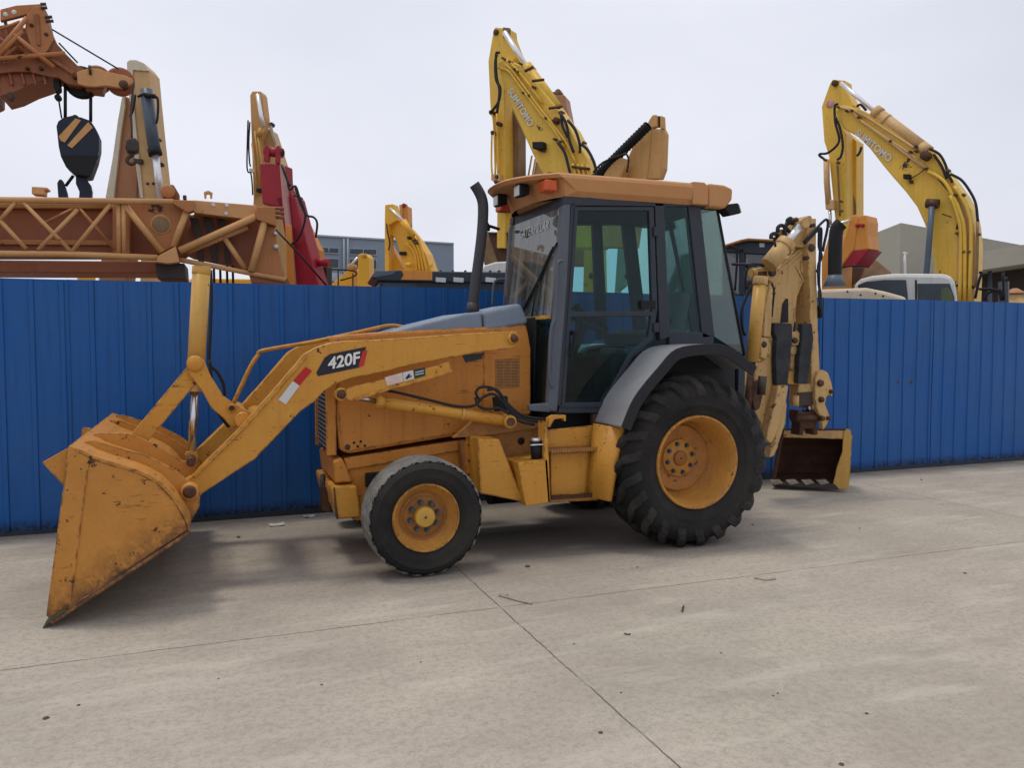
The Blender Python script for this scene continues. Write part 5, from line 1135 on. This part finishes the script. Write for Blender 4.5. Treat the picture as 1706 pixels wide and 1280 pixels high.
# --- tall centre excavator
pl = BP(17, 890, 32); r = root_at(pl, 900, 500, 'tall_yellow_excavator', 'tall yellow excavator boom behind the backhoe cab roof, rusty dipper on its left', 'excavator')
K = Kit(r, pl, C3)
st_ = K.s('dipper_stick', [(150, 100), (160, 88), (240, 95), (244, 140), (290, 260), (232, 330), (215, 470), (222, 900), (222, 1130), (215, 1400), (168, 1400), (172, 1000), (150, 700), (130, 560), (118, 290)], 0, .32, BYEL, None, .02)
K.s('rusty_inner_face', [(216, 470), (236, 520), (298, 665), (300, 1080), (296, 1400), (215, 1400)], .3, .6, BRUST, None, .01)
K.s('head_bracket', [(205, 88), (244, 92), (243, 150), (205, 150)], -.06, 0, BRUST, st_, .01); K.disc('head_pin', 160, 116, 17, BPIN, -.05, .1, st_)
bm_ = K.s('boom', [(170, 300), (205, 275), (340, 320), (420, 440), (520, 560), (580, 650), (640, 760), (700, 860), (740, 1000), (780, 1400), (560, 1400), (470, 1005), (425, 930), (380, 840), (300, 660), (220, 480)], -.5, -.1, BYEL, None, .03)
K.s('boom_top_plate', [(205, 275), (340, 320), (420, 440), (520, 560), (640, 700), (720, 860), (745, 990), (700, 990), (640, 860), (560, 720), (440, 560), (330, 430)], -.1, .1, BYEL, bm_, .01)
c_ = K.t('dipper_cylinder', [(352, 335), (440, 450), (525, 570)], 33, BYEL, -.35, sm=0, n=18); K.t('cylinder_rod', [(215, 120), (342, 318)], 16, WROD, -.3, c_, 0)
for a in ([(336, 350), (385, 325)], [(380, 408), (448, 400)], [(480, 570), (555, 560)]): K.t('cylinder_clamp', a, 8, BPIN, -.62, c_, 0)
K.t('cylinder_gland', [(345, 325), (372, 362)], 37, BYEL, -.35, c_, 0, n=16)
K.many('boom_pipe', [[(205, 300), (260, 345), (330, 440), (440, 590), (520, 690), (590, 790), (640, 900)], [(180, 330), (240, 350), (300, 430), (420, 590), (510, 700), (570, 800)], [(240, 290), (330, 390), (440, 540)]], 7, BYEL, -.56, bm_, 4)
K.many('boom_hose', [[(170, 250), (160, 300), (165, 400), (190, 450), (180, 530), (130, 600)], [(185, 240), (165, 250), (168, 380), (185, 470), (170, 600)], [(540, 590), (580, 660), (600, 760), (625, 830)], [(590, 640), (635, 700), (660, 780), (662, 835)], [(530, 770), (570, 830), (590, 900), (612, 990)], [(670, 780), (710, 820), (745, 890), (765, 975)], [(550, 600), (560, 680), (590, 740)]], 8, HOSE, -.62, bm_, 5)
for q in ((200, 270), (240, 290), (290, 350), (320, 475), (355, 490), (520, 560), (550, 590), (505, 750), (545, 765), (420, 780), (380, 440), (655, 920), (300, 300), (500, 640), (680, 770), (270, 335), (455, 625)): K.disc('pipe_clamp', *q, 7, CLMP, -.62, -.5, bm_)
K.s('work_lamp', [(378, 768), (440, 766), (442, 808), (380, 808)], -.68, -.52, BLK, bm_, .01); K.t('lamp_bracket', [(400, 808), (430, 822), (455, 825)], 5, BPIN, -.56, bm_, 0)
K.t('boom_pin', [(475, 975), (550, 985)], 26, BPIN, -.65, bm_, 0, n=16); K.disc('link_pin', 515, 640, 18, BPIN, -.6, -.45, bm_)
for i in range(4): K.t('base_pipe', [(620+i*28, 900), (640+i*26, 1000), (660+i*26, 1200)], 9, BYEL, -.56, bm_, 3)
K.t('pipe_bridge', [(615, 915), (720, 930)], 7, BPIN, -.6, bm_, 0)
K.many('stick_pipe', [[(128, 600), (150, 640), (160, 900), (160, 960)], [(170, 600), (175, 800), (178, 980)], [(140, 710), (138, 900), (146, 990)]], 6, BYEL, -.1, st_, 3)
for q in ((130, 590), (172, 658), (140, 712), (165, 975), (160, 1005)): K.disc('pipe_joint', *q, 12, BPIN, -.15, 0, st_)
K.s('pipe_end', [(135, 960), (185, 960), (190, 1000), (160, 1010), (135, 995)], -.12, 0, BTAN, st_, .01)
K.t('bucket_rod', [(172, 1010), (176, 1180)], 7, STEEL, -.05, st_, 0)
p0 = K.P(310, 565, -.52)
lettering('boom_lettering', 'SUMITOMO', .185, p0, K.P(365, 650, -.52)-K.P(262, 480, -.52), K.P(335, 545, -.52)-K.P(305, 570, -.52), WHT, bm_, .003, .004, wscale=1.0)
bk_ = K.s('bucket', [(89, 1312), (117, 1309), (256, 1312), (262, 1400), (242, 1478), (174, 1500), (92, 1500), (84, 1420)], .12, .8, BRUST, None, .03)
K.s('bucket_inner_face', [(119, 1316), (254, 1318), (242, 1478), (174, 1478)], .09, .12, RUST, bk_, .004)
K.s('bucket_edge', [(112, 1302), (262, 1306), (262, 1316), (112, 1312)], .05, .14, CLMP, bk_, .004)
for a in ([(378, 850), (340, 1060)], [(398, 870), (365, 1060)]): K.t('grey_hose_pair', a, 6, BTAN, .5, None, 0)
K.disc('link_boss', 190, 1150, 26, BPIN, -.3, .1, st_)
K.s('rear_boom_side', [(400, 880), (440, 920), (470, 1010), (470, 1400), (350, 1400), (370, 1060)], .55, .9, BTAN, None, .02)
carriage(r, pl, 930, BYEL, back=1.6)
# --- plain tan boom end just behind it
pl = BP(22, 930, 15); r = root_at(pl, 935, 500, 'tan_excavator', 'plain tan boom end peeking out behind the right edge of the tall yellow boom', 'excavator')
K = Kit(r, pl, C3); b_ = K.s('boom', [(485, 500), (492, 488), (572, 490), (580, 540), (600, 640), (650, 900), (700, 1500), (480, 1500)], 0, .6, BBRN, None, .03); K.s('end_bracket', [(488, 488), (500, 470), (550, 468), (560, 490)], .1, .4, BRUST, b_, .02); K.disc('end_pin', 530, 472, 18, BRUST, .0, .3, b_)
carriage(r, pl, 935, BBRN)
# --- tan boom with sleeved black cylinder
pl = BP(15, 1060, 30); r = root_at(pl, 1060, 500, 'tan_boom_excavator', 'tan orange boom with a black sleeved cylinder leaning right above the backhoe cab roof', 'excavator')
K = Kit(r, pl, C3)
b_ = K.s('boom', [(1068, 640), (1090, 605), (1115, 605), (1120, 680), (1085, 690), (1080, 760), (1060, 980), (1000, 1400), (760, 1400), (770, 975), (870, 860), (935, 880), (970, 800), (1040, 700)], 0, .1, BORT, None, .03)
K.s('boom_end_face', [(1085, 690), (1158, 690), (1172, 720), (1164, 930), (1142, 990), (1060, 990)], .02, .14, BORT, b_, .02)
K.s('bracket_cheek', [(1136, 612), (1156, 618), (1160, 692), (1136, 690)], .0, .08, BORT, b_, .01); K.s('bracket_gap', [(1112, 615), (1142, 615), (1142, 682), (1112, 682)], .06, .12, BLK, b_, .01)
cs = [K.P(745, 990, -.25), K.P(905, 820, -.25), K.P(1068, 670, -.25)]; mb = MB(); pp = [cs[0].lerp(cs[2], i/44) for i in range(45)]
ru = 30/K.c[0]*K.dist()/F_PX
vs = []; d = (cs[2]-cs[0]).normalized(); u = d.orthogonal().normalized(); q_ = d.cross(u)
for i, p in enumerate(pp): vs += [p+(u*math.cos(k*math.pi/8)+q_*math.sin(k*math.pi/8))*ru*(1.0 if i % 2 else .84) for k in range(16)]
MB().add(vs, [(i*16+k, i*16+(k+1) % 16, (i+1)*16+(k+1) % 16, (i+1)*16+k) for i in range(44) for k in range(16)], True).build('cylinder_sleeve', BLK, b_)
K.s('link_cheek', [(800, 960), (850, 890), (900, 860), (932, 868), (938, 900), (900, 985), (800, 985)], -.3, -.1, BORT, b_, .03)
K.t('sleeve_hose', [(740, 950), (800, 890), (900, 850), (935, 840), (950, 880), (940, 950)], 6, HOSE, -.4, b_)
carriage(r, pl, 1060, BORT)

# --- right excavator
pl = BP(18, 1500, 20); r = root_at(pl, 1560, 500, 'large_yellow_excavator', 'big yellow excavator with arched boom at the right, in front of the beige hall', 'excavator')
K = Kit(r, pl, C4)
st_ = K.s('dipper_stick', [(135, 95), (150, 70), (215, 75), (222, 130), (240, 160), (265, 210), (200, 260), (185, 300), (222, 360), (228, 830), (228, 1300), (185, 1300), (165, 830), (130, 480), (105, 400), (92, 215)], .1, .5, BYEL, None, .02)
K.s('dipper_side', [(222, 352), (278, 400), (278, 800), (262, 1300), (226, 1300)], .48, .9, BYEL, None, .01)
K.s('rust_patch', [(226, 700), (250, 640), (276, 740), (277, 810), (228, 830)], .466, .478, BRUST, st_, .002)
bm_ = K.s('boom', [(165, 240), (200, 205), (290, 225), (380, 270), (520, 350), (640, 430), (690, 460), (740, 540), (800, 620), (850, 690), (885, 760), (905, 850), (915, 960), (905, 1270), (900, 1400), (720, 1400), (692, 1080), (680, 960), (640, 840), (600, 750), (540, 670), (470, 590), (420, 530), (350, 440), (290, 380), (205, 330)], -.4, .1, BYEL, None, .03)
K.s('boom_back_plate', [(812, 870), (840, 700), (885, 760), (905, 850), (915, 960), (905, 1270), (808, 1270)], -.42, -.4, BTAN, bm_, .01)
c_ = K.t('dipper_cylinder', [(390, 250), (640, 440)], 27, BTAN, -.3, sm=0, n=18); K.t('cylinder_rod', [(195, 90), (378, 245)], 11, WROD, -.3, c_, 0)
K.t('cylinder_gland', [(376, 240), (402, 260)], 32, BTAN, -.3, c_, 0, n=16); K.t('cylinder_band', [(430, 284), (442, 293)], 31, BTAN, -.3, c_, 0, n=16); K.t('cylinder_tail', [(620, 430), (660, 462)], 31, BTAN, -.3, c_, 0, n=16)
K.disc('cylinder_pin', 638, 475, 20, BPIN, -.6, -.4, c_)
K.many('boom_pipe', [[(175, 215), (250, 240), (300, 290), (440, 385), (560, 465), (640, 535), (700, 590)], [(240, 225), (330, 270), (420, 330), (520, 395), (590, 440)], [(300, 290), (450, 400), (640, 545)]], 6, BTAN, -.46, bm_, 4)
K.many('back_pipe', [[(660, 560), (740, 610), (790, 690), (830, 780), (855, 900), (855, 1270)], [(800, 640), (850, 720), (880, 800), (890, 900), (880, 1270)], [(780, 690), (818, 800), (835, 920), (828, 1270)]], 8, BYEL, -.5, bm_, 4)
K.t('outer_pipe', [(922, 830), (922, 1000), (914, 1180)], 6, BRUST, -.5, bm_, 3)
K.many('boom_hose', [[(668, 440), (720, 470), (750, 520), (765, 570), (790, 620)], [(780, 575), (840, 610), (890, 680), (915, 740), (925, 830)], [(700, 580), (760, 650), (810, 720), (825, 800), (815, 870)], [(690, 470), (730, 530), (760, 600)], [(180, 200), (162, 215), (165, 300), (185, 400), (130, 460), (85, 468), (82, 478), (105, 495)], [(165, 270), (190, 330), (205, 420), (195, 480), (175, 500)], [(305, 430), (295, 460), (280, 480)], [(280, 215), (300, 205), (330, 235)], [(910, 1180), (840, 1170), (800, 1170)]], 6, HOSE, -.48, bm_, 5)
K.t('lamp_wire', [(645, 545), (610, 575), (565, 600)], 2.5, HOSE, -.48, bm_)
for q in ((175, 215), (285, 270), (455, 398), (640, 475), (648, 545), (560, 455), (590, 450), (765, 555), (800, 685), (845, 685), (810, 890), (850, 990), (880, 990), (668, 440), (590, 425), (220, 235), (250, 235), (105, 498), (175, 512), (190, 720), (190, 770), (925, 895)): K.disc('pipe_clamp', *q, 6.5, CLMP, -.54, -.42, bm_)
K.s('work_lamp', [(526, 575), (560, 575), (560, 602), (526, 600)], -.56, -.42, BLK, bm_, .01); K.disc('lamp_bracket', 565, 615, 8, BPIN, -.5, -.4, bm_)
K.t('boom_pin', [(652, 732), (715, 735)], 21, BPIN, -.55, bm_, 0, n=16)
K.t('boom_cylinder', [(680, 750), (665, 940), (650, 1110), (640, 1300)], 13, BGRY, -.6, None, 0, n=14)
c_ = K.t('bucket_cylinder', [(118, 500), (120, 620), (130, 735)], 15, BTAN, .0, None, 0, n=14); K.t('cylinder_rod', [(136, 770), (140, 860)], 8, STEEL, .0, c_, 0); K.s('cylinder_foot', [(108, 712), (158, 712), (158, 765), (112, 765)], -.05, .1, BTAN, c_, .02)
K.t('stick_pipe', [(175, 510), (182, 620), (190, 800)], 5, BRUST, .02, st_, 3); K.disc('head_pin', 158, 88, 15, BPIN, .0, .12, st_)
K.disc('round_sticker', 137, 200, 22, mat('sticker_faded_red', (.5, .12, .1), .5, col2=(.55, .5, .45), amt=.9, scale=12), .088, .1, st_)
K.t('panel_seam', [(735, 788), (785, 805)], 2, BPIN, -.42, bm_, 0)
lettering('boom_lettering', 'SUMITOMO', .205, K.P(368, 425, -.42), K.P(450, 492, -.42)-K.P(290, 362, -.42), K.P(385, 395, -.42)-K.P(355, 440, -.42), WHT, bm_, .003, .004)
carriage(r, pl, 1560, BYEL, back=.6)
# --- orange boom end and brown bucket, right of the backhoe
pl = BP(12.5, 1420, 25); r = root_at(pl, 1420, 500, 'orange_excavator', 'bright orange bracketed boom end between the backhoe and the wide exhaust stack', 'excavator')
K = Kit(r, pl, C4)
b_ = K.s('boom_end', [(238, 830), (252, 795), (278, 792), (284, 830), (262, 980), (198, 1068), (196, 1000), (210, 930)], 0, .12, BORG, None, .02)
K.s('boom_face', [(262, 980), (284, 835), (300, 795), (330, 795), (338, 830), (335, 900), (346, 976), (262, 985)], .02, .4, BORG, b_, .02); K.s('boom_underside', [(198, 1066), (260, 982), (345, 978), (270, 1068)], .02, .5, BRED, b_, .01)
K.s('rear_half', [(90, 1040), (130, 900), (160, 890), (200, 1000), (190, 1250), (90, 1250)], .2, .6, BORG, b_, .02)
for q in ((280, 848), (305, 848)): K.disc('bracket_bolt', *q, 9, BRED, -.03, .1, b_)
K.t('upper_rod', [(140, 855), (180, 842), (240, 822)], 7, WROD, -.05, b_, 0)
K.t('black_bar', [(196, 1075), (250, 1066), (310, 1068)], 4, BLK, -.2, b_, 0)
carriage(r, pl, 1420, BORG)
pl = BP(14, 1440, 0); r = root_at(pl, 1440, 500, 'rusty_bucket', 'dark rusty brown digging bucket lying behind the white truck cab', 'bucket')
K = Kit(r, pl, C4); K.s('shell', [(200, 1080), (260, 1040), (340, 1008), (380, 1030), (468, 1102), (420, 1190), (240, 1180), (210, 1130)], 0, .8, BRUST, None, .03); K.s('inner_face', [(205, 1085), (240, 1075), (320, 1075), (300, 1130), (250, 1170), (215, 1130)], -.03, 0, RUST, None, .01)
K.s('support', [(230, 1180), (420, 1180), (420, 1700), (230, 1700)], .2, .6, DST)
# --- wide exhaust stack on a cream housing
pl = BP(10.5, 1400, 0); r = root_at(pl, 1420, 500, 'cream_engine_housing', 'cream engine housing with wide dark exhaust stack over the fence beside the backhoe', 'machine housing')
K = Kit(r, pl, C4)
h_ = K.s('housing_cover', [(60, 1192), (330, 1182), (430, 1202), (540, 1232), (552, 1262), (552, 1500), (60, 1500)], .0, 1.4, BBEI, None, .04)
mb = MB(); cc = [K.P(162, 1176, .5), K.P(162, 1112, .5)]; k_ = K.dist()/F_PX/K.c[0]
MB().tube(cc, 58*k_, 24, 0, r2=33*k_).build('stack_cone', BGRY, h_); MB().tube([K.P(162, 1120, .5), K.P(164, 1000, .5), K.P(168, 900, .5), K.P(178, 860, .5), K.P(198, 838, .5)], 34*k_, 24, 4, caps=False).build('exhaust_stack', BLK, h_)
for x, y in ((230, 1202), (380, 1212), (300, 1220), (420, 1226)): K.disc('cover_bolt', x, y, 5, DST, -.01, .02, h_)
MB().obox(Vector((K.P(200, 1300, .7).x, K.P(200, 1300, .7).y, .6)), (1.2, 0, 0), (0, .6, 0), (0, 0, .55)).build('housing_base', DST, r, .05)
# --- white cab
pl = BP(13, 1520, 0); r = root_at(pl, 1510, 500, 'white_truck_cab', 'white rounded truck cab with dark windows showing over the fence at the right', 'truck')
K = Kit(r, pl, C4)
b_ = K.s('cab_body', [(265, 1168), (300, 1135), (360, 1118), (480, 1106), (600, 1106), (740, 1108), (785, 1120), (805, 1160), (818, 1260), (820, 1800), (265, 1800)], 0, 1.6, WHT, None, .06)
K.s('front_window', [(285, 1168), (330, 1150), (430, 1140), (542, 1140), (552, 1230), (548, 1380), (300, 1380)], -.012, 0, WIN, b_, .003)
K.s('side_window', [(602, 1160), (775, 1160), (800, 1230), (802, 1380), (610, 1380)], -.012, 0, WIN, b_, .003); K.s('window_trim', [(590, 1140), (600, 1140), (602, 1380), (592, 1380)], -.01, 0, BLK, b_, .002)
K.s('seat_seen_inside', [(730, 1190), (760, 1178), (785, 1200), (795, 1250), (792, 1300), (728, 1300)], -.016, -.012, mat('seat_green', (.12, .16, .08), .8), b_, .003)
K.t('aerial', [(535, 1000), (537, 1108)], 6, WHT, .3, b_, 0); K.t('aerial_tip', [(525, 996), (550, 1002)], 6, WHT, .3, b_, 0)
for q in (330, 700): MB().lathe(K.P(q, 1330, -.02)*1, K.pl.n, [(0, 0), (.3, 0), (.46, .04), (.48, .1), (.48, .3)], 30).build('truck_wheel', TYRE, b_).location.z -= .9
# --- dark cab with brown roof behind the backhoe
C5 = (4.57, 1220, 340)
pl = BP(11.5, 1250, 10); r = root_at(pl, 1250, 500, 'dark_cab_with_brown_roof', 'black framed machine cab with a brown roof right behind the backhoe boom', 'vehicle')
K = Kit(r, pl, C5)
rf_ = K.s('cab_roof', [(-90, 318), (60, 270), (120, 258), (300, 268), (420, 272), (440, 285), (420, 296), (120, 276), (60, 292), (-80, 334)], -.1, 1.2, BRNP, None, .02)
K.s('roof_side', [(-80, 320), (60, 285), (420, 290), (420, 395), (-80, 365)], .0, 1.0, CABG, rf_, .01); K.s('roof_lamp', [(206, 296), (244, 296), (244, 328), (206, 328)], -.02, 0, LENS, rf_, .004)
fr_ = MB()
for a in ([(-80, 340), (-60, 340), (-50, 800), (-80, 800)], [(50, 340), (92, 340), (96, 800), (50, 800)], [(380, 340), (420, 340), (420, 800), (380, 800)], [(-80, 680), (420, 690), (420, 1200), (-80, 1200)]):
    fr_.prism([K.P(x, y, 0) for x, y in a], K.pl.n*.12)
fr_.build('cab_frame', CABG, r, .01); K.s('cab_window', [(-70, 345), (400, 345), (400, 690), (-70, 690)], .06, .07, DGL, None, 0)
K.t('grab_bar', [(-10, 322), (20, 330), (34, 350), (36, 420), (30, 520), (20, 660)], 8, BLK, -.1)
K.s('seat', [(110, 430), (160, 395), (220, 400), (240, 440), (235, 680), (110, 680)], .4, .8, SEAT, None, .05)
MB().obox(Vector((K.P(150, 900, .6).x, K.P(150, 900, .6).y, .55)), (1.1, 0, 0), (0, .6, 0), (0, 0, .5)).build('machine_body', DST, r, .05)
# --- booms seen through the backhoe's glass
C6 = (2.56, 780, 280)
for (nm, lab, cat, px_, D_, m_, polys, tubes) in (
    ('yellow_green_boom', 'pale yellow excavator boom seen through the backhoe door window', 'excavator', 985, 20, BYEL, [[(495, 300), (575, 305), (580, 530), (600, 1000), (480, 1000), (490, 520)]], [[(530, 320), (540, 520)], [(555, 320), (560, 520)]]),
    ('grey_green_boom', 'grey green excavator arm leaning behind the right part of the backhoe door', 'excavator', 1045, 23, mat('boom_grey_green', (.3, .36, .32), .5), [[(640, 290), (720, 300), (690, 400), (665, 500), (640, 520), (640, 1000), (590, 1000), (630, 450)]], []),
    ('teal_excavator', 'bright teal excavator boom seen through the backhoe side window', 'excavator', 1135, 18, BTEA, [[(905, 370), (945, 360), (965, 440), (955, 530), (980, 1000), (880, 1000), (890, 530)], [(850, 500), (900, 380), (915, 400), (870, 520), (850, 1000), (800, 1000)]], [])):
    pl = BP(D_, px_, 10); r = root_at(pl, px_, 560, nm, lab, cat); K = Kit(r, pl, C6)
    for i, q in enumerate(polys): K.s('boom' if i == 0 else 'dipper_stick', q, .3*i, .3*i+.5, m_, None, .02)
    for q in tubes: K.t('boom_pipe', q, 7, BTAN, -.08, None, 0)
    K.disc('boom_pin', (px_-780)*2.56, 460, 12, DST, -.04, .1)
    carriage(r, pl, px_, m_)
# --- far right bits: hoses on a deck, rusty rain cap, dark pipes under the canopy
pl = BP(16, 1690, 0); r = root_at(pl, 1690, 520, 'rusty_exhaust_stub', 'rusty brown exhaust stub with cap just over the fence at the far right', 'machine part'); K = Kit(r, pl, C4)
k_ = K.dist()/F_PX/K.c[0]; MB().tube([K.P(1120, 1700, .2), K.P(1120, 1218, .2)], 38*k_, 20).build('stub_pipe', BTAN, r); MB().lathe(K.P(1122, 1215, .2), (0, 0, 1), [(0, 26*k_), (10*k_, 25*k_), (46*k_, 3*k_), (46*k_, 0), (0, 0)], 24).build('cap', BBRN, r)
pl = BP(15, 1640, 0); r = root_at(pl, 1650, 520, 'black_hose_frame', 'bent black tubes and hoses on a machine deck beside the big yellow boom', 'machine part'); K = Kit(r, pl, C4)
K.many('tube_frame', [[(910, 1240), (930, 1150), (945, 1105), (930, 1100)], [(960, 1245), (980, 1210), (1040, 1195), (1060, 1240)], [(930, 1190), (1000, 1190), (1040, 1210), (1050, 1250)], [(1060, 1100), (1062, 1250)]], 6, BLK, 0, None, 4); K.t('upright', [(1062, 1150), (1062, 1700)], 22, CABG, .2, None, 0); K.t('lamp', [(1055, 1140), (1080, 1145)], 16, BLK, .2, None, 0)
K.s('deck', [(900, 1300), (1100, 1300), (1100, 1340), (900, 1340)], 0, .8, DST)
pl = BP(20, 90, 0); r = root_at(pl, 80, 520, 'low_yellow_machine', 'pale yellow machine tops in the thin gap between the crane boom and the fence', 'machine'); K = Kit(r, pl, C1)
K.s('engine_cover', [(345, 1215), (425, 1215), (425, 1500), (345, 1500)], 0, .8, BYEL2, None, .03); K.s('cab_side', [(445, 1210), (580, 1215), (580, 1500), (445, 1500)], .1, 1, BCRM, None, .03); K.s('rear_cover', [(850, 1236), (1120, 1240), (1150, 1262), (1150, 1500), (850, 1500)], .1, 1, BYEL2, None, .04)

# --- buildings
def bld(name, label, pts, base, D, px0, az, depth, m):
    pass
def wall_pts(pl, lst): return [pl.p(x, y) for x, y in lst]
pl = BP(60, 640, -14); r = root_at(pl, 640, 520, 'grey_factory_building', 'flat roofed blue grey factory building with rows of dark windows far behind the fence', 'building')
K = Kit(r, pl, C2_)
def ground_prism(K, pts, depth, name, m, par=None):
    """walls traced along their top edge, dropped to the ground"""
    a, b = K.P(*pts[0]), K.P(*pts[1]); zt_ = (a.z+b.z)/2; g0, g1 = Vector((a.x, a.y, 0)), Vector((b.x, b.y, 0))
    return MB().prism([g0, g1, Vector((b.x, b.y, b.z)), Vector((a.x, a.y, a.z))], K.pl.n*depth).build(name, m, par or K.r)
wl = ground_prism(K, [(380, 908), (1266, 961)], 25, 'wall', GBLD)
K.s('parapet_trim', [(380, 905), (1268, 958), (1268, 966), (380, 914)], -.15, 0, GBLL, wl, 0)
for x0, x1, y0, y1, s_ in ((395, 475, 978, 1008, 0), (512, 620, 985, 1015, 0), (686, 832, 992, 1024, 0), (512, 620, 1045, 1098, 0), (686, 832, 1050, 1105, 0), (395, 475, 1040, 1095, 0)):
    w_ = K.s('window', [(x0-5, y0-5), (x1+5, y0+2), (x1+5, y1+6), (x0-5, y1+2)], -.12, 0, GBLL, wl, .0); K.s('pane', [(x0, y0), (x1, y0+5), (x1, y1), (x0, y1-3)], -.16, -.12, WIN, w_, 0)
    K.many('mullion', [[((x0+x1)/2, y0+3), ((x0+x1)/2, y1-2)]], 2, GBLL, -.18, w_)
for x in (650, 672): K.t('drain_pipe', [(x, 935), (x, 1250)], 4, GBLL, -.2, wl, 0)
K.s('louvre_band', [(395, 1120), (640, 1128), (640, 1175), (395, 1168)], -.15, 0, GBLL, wl, 0)
pl = BP(48, 1500, 0); r = root_at(pl, 1500, 520, 'beige_warehouse', 'beige clad warehouse with a lower canopy and dark open bay at the far right', 'building')
K = Kit(r, pl, C4)
corner = K.P(515, 836); base_c = Vector((corner.x, corner.y, 0))
lft = BP(58, 1446, 0).p(1446-36, 396); rgt = BP(66, 1760, 0).p(1790, 390)
h_ = corner.z
mb = MB(); A_, B_, C_ = Vector((lft.x, lft.y, 0)), base_c, Vector((rgt.x, rgt.y, 0)); D_ = A_+(C_-B_)
hh = Vector((0, 0, h_)); wl = MB().prism([A_, B_, C_, D_], hh).build('wall', BBLD, r)
for zz in (h_*.35, h_*.62): 
    n1 = Vector(((B_-A_).y, -(B_-A_).x, 0)).normalized(); 
    MB().tube([A_-n1*0+Vector((0, 0, zz))-FW*.06, B_+Vector((0, 0, zz))-FW*.06], .025, 4).tube([B_+Vector((0, 0, zz))-FW*.06, C_+Vector((0, 0, zz))-FW*.06], .025, 4).build('cladding_seam', DST, wl)
pc = BP(38, 1680, -10); K = Kit(r, pc, C4)
K.s('canopy', [(800, 1012), (1400, 915), (1400, 1020), (800, 1108)], 0, 10, BBL2, None, 0); K.s('dark_bay', [(800, 1108), (1400, 1020), (1400, 1420), (800, 1420)], 4, 4.3, CRD, None, 0)
for x in (990, 1200): K.t('bay_post', [(x, 1075), (x, 1400)], 9, BGRY, 2, None, 0)
g0 = pc.p(1640, 520, 6); MB().box(g0.x-.3, g0.x+.3, g0.y-.3, g0.y+.3, 0, 3).build('canopy_column', DST, r)

# ------------------------------------------------------------------ small things lying on the concrete
def onground(px, py):
    d = RT*((px-CX)/F_PX) - UP*((py-CY)/F_PX) + FW; return CAM + d*(-CAM_H/d.z)
rs = random.Random(11)
def stone(px, py, s, label, m=STN, flat=.6, name='stone'):
    c = onground(px, py); mb = MB(); n = 7; vs = []
    k = [rs.uniform(.7, 1.15) for _ in range(n)]
    for z, q in ((.0, .8), (.35, 1), (.75, .75), (1, .3)):
        for i in range(n): a = i*2*math.pi/n; vs.append(c+Vector((math.cos(a)*s*q*k[i], math.sin(a)*s*q*k[(i+2) % n], z*s*flat)))
    fs = [(r_*n+i, r_*n+(i+1) % n, (r_+1)*n+(i+1) % n, (r_+1)*n+i) for r_ in range(3) for i in range(n)] + [tuple(range(3*n, 4*n))]
    mb.add(vs, fs); o = mb.build(name, m); tag(o, label, 'stone', 'stones scattered on the concrete'); return o
for px, py, s, lb in ((879, 945, .022, 'brown stone on the concrete just right of the front wheel'), (397, 896, .02, 'dark stone on the concrete between the bucket and the front weights'),
    (77, 1198, .014, 'dark stone in the lower left of the concrete yard'), (701, 1104, .007, 'tiny dark stone left of the long slab joint below the front wheel'), (536, 1142, .007, 'tiny dark stone on the concrete below the shadow of the bucket'),
    (1001, 1222, .011, 'black stone beside the lower part of the slab joint'), (1444, 1190, .009, 'small black stone in the lower right of the yard'), (1402, 1275, .011, 'black stone at the bottom edge of the picture on the right'),
    (1201, 1089, .007, 'tiny stone in the middle of the right slab'), (956, 1074, .007, 'tiny stone just right of where the two slab joints cross'), (1288, 1160, .006, 'left one of a close pair of tiny stones on the right slab'), (1296, 1156, .006, 'right one of a close pair of tiny stones on the right slab'),
    (1062, 946, .01, 'small stone right below the rear tyre'), (1254, 875, .014, 'dark pebble behind the rear tyre on the right'), (1608, 956, .012, 'dark pebble near the far end of the slab joint at right'), (1035, 1155, .006, 'tiny stone right of the diagonal slab joint halfway down'),
    (131, 1176, .008, 'small flat stone above the dark stone at lower left'), (364, 1132, .006, 'tiny stone just under the long slab joint at left'), (1432, 881, .01, 'small stone on the concrete right of the rear bucket'), (1535, 800, .016, 'small stone near the foot of the fence at right')):
    stone(px, py, s, lb)
def stick(pts, r, label, name='wood_splinter', cat='splinter', m=WOOD):
    mb = MB().tube([onground(*p)+Vector((0, 0, r*1.0)) for p in pts], r, 6, 3); tag(mb.build(name, m), label, cat)
stick([(832, 994), (850, 999), (868, 1004), (886, 1008)], .008, 'pale wood splinter lying where the slab joints meet near the front wheel')
stick([(834, 993), (846, 995)], .009, 'short pale chip at the left end of the wood splinter', 'wood_chip', 'chip')
stick([(1257, 964), (1275, 968), (1292, 966)], .006, 'thin pale stick lying beside the slab joint below the rear wheel', 'thin_stick', 'stick')
stick([(1139, 1012), (1137, 1018), (1137, 1021)], .006, 'short dark twig on the right slab', 'twig', 'twig', STN)
stick([(1040, 1057), (1046, 1059), (1050, 1058)], .004, 'small curled grey twig right of the crossing joints', 'twig', 'twig', STN)
for px, py, s, lb in ((461, 876, .04, 'crumpled white paper scrap on the ground left of the front weights'), (515, 862, .03, 'white litter at the foot of the fence beside the front weights')):
    c = onground(px, py); mb = MB(); vs = [c+Vector((x*s*1.6, y*s, rs.uniform(.004, s*.5))) for y in (-1, -.3, .4, 1) for x in (-1, -.4, .3, 1)]
    mb.add(vs, [(j*4+i, j*4+i+1, (j+1)*4+i+1, (j+1)*4+i) for j in range(3) for i in range(3)]); o = mb.build('paper_scrap', PAP); tag(o, lb, 'litter'); s_ = o.modifiers.new('thickness', 'SOLIDIFY'); s_.thickness = .002

# ------------------------------------------------------------------ tidy
for o in bpy.data.objects:
    if 'wpos' in o: del o['wpos']
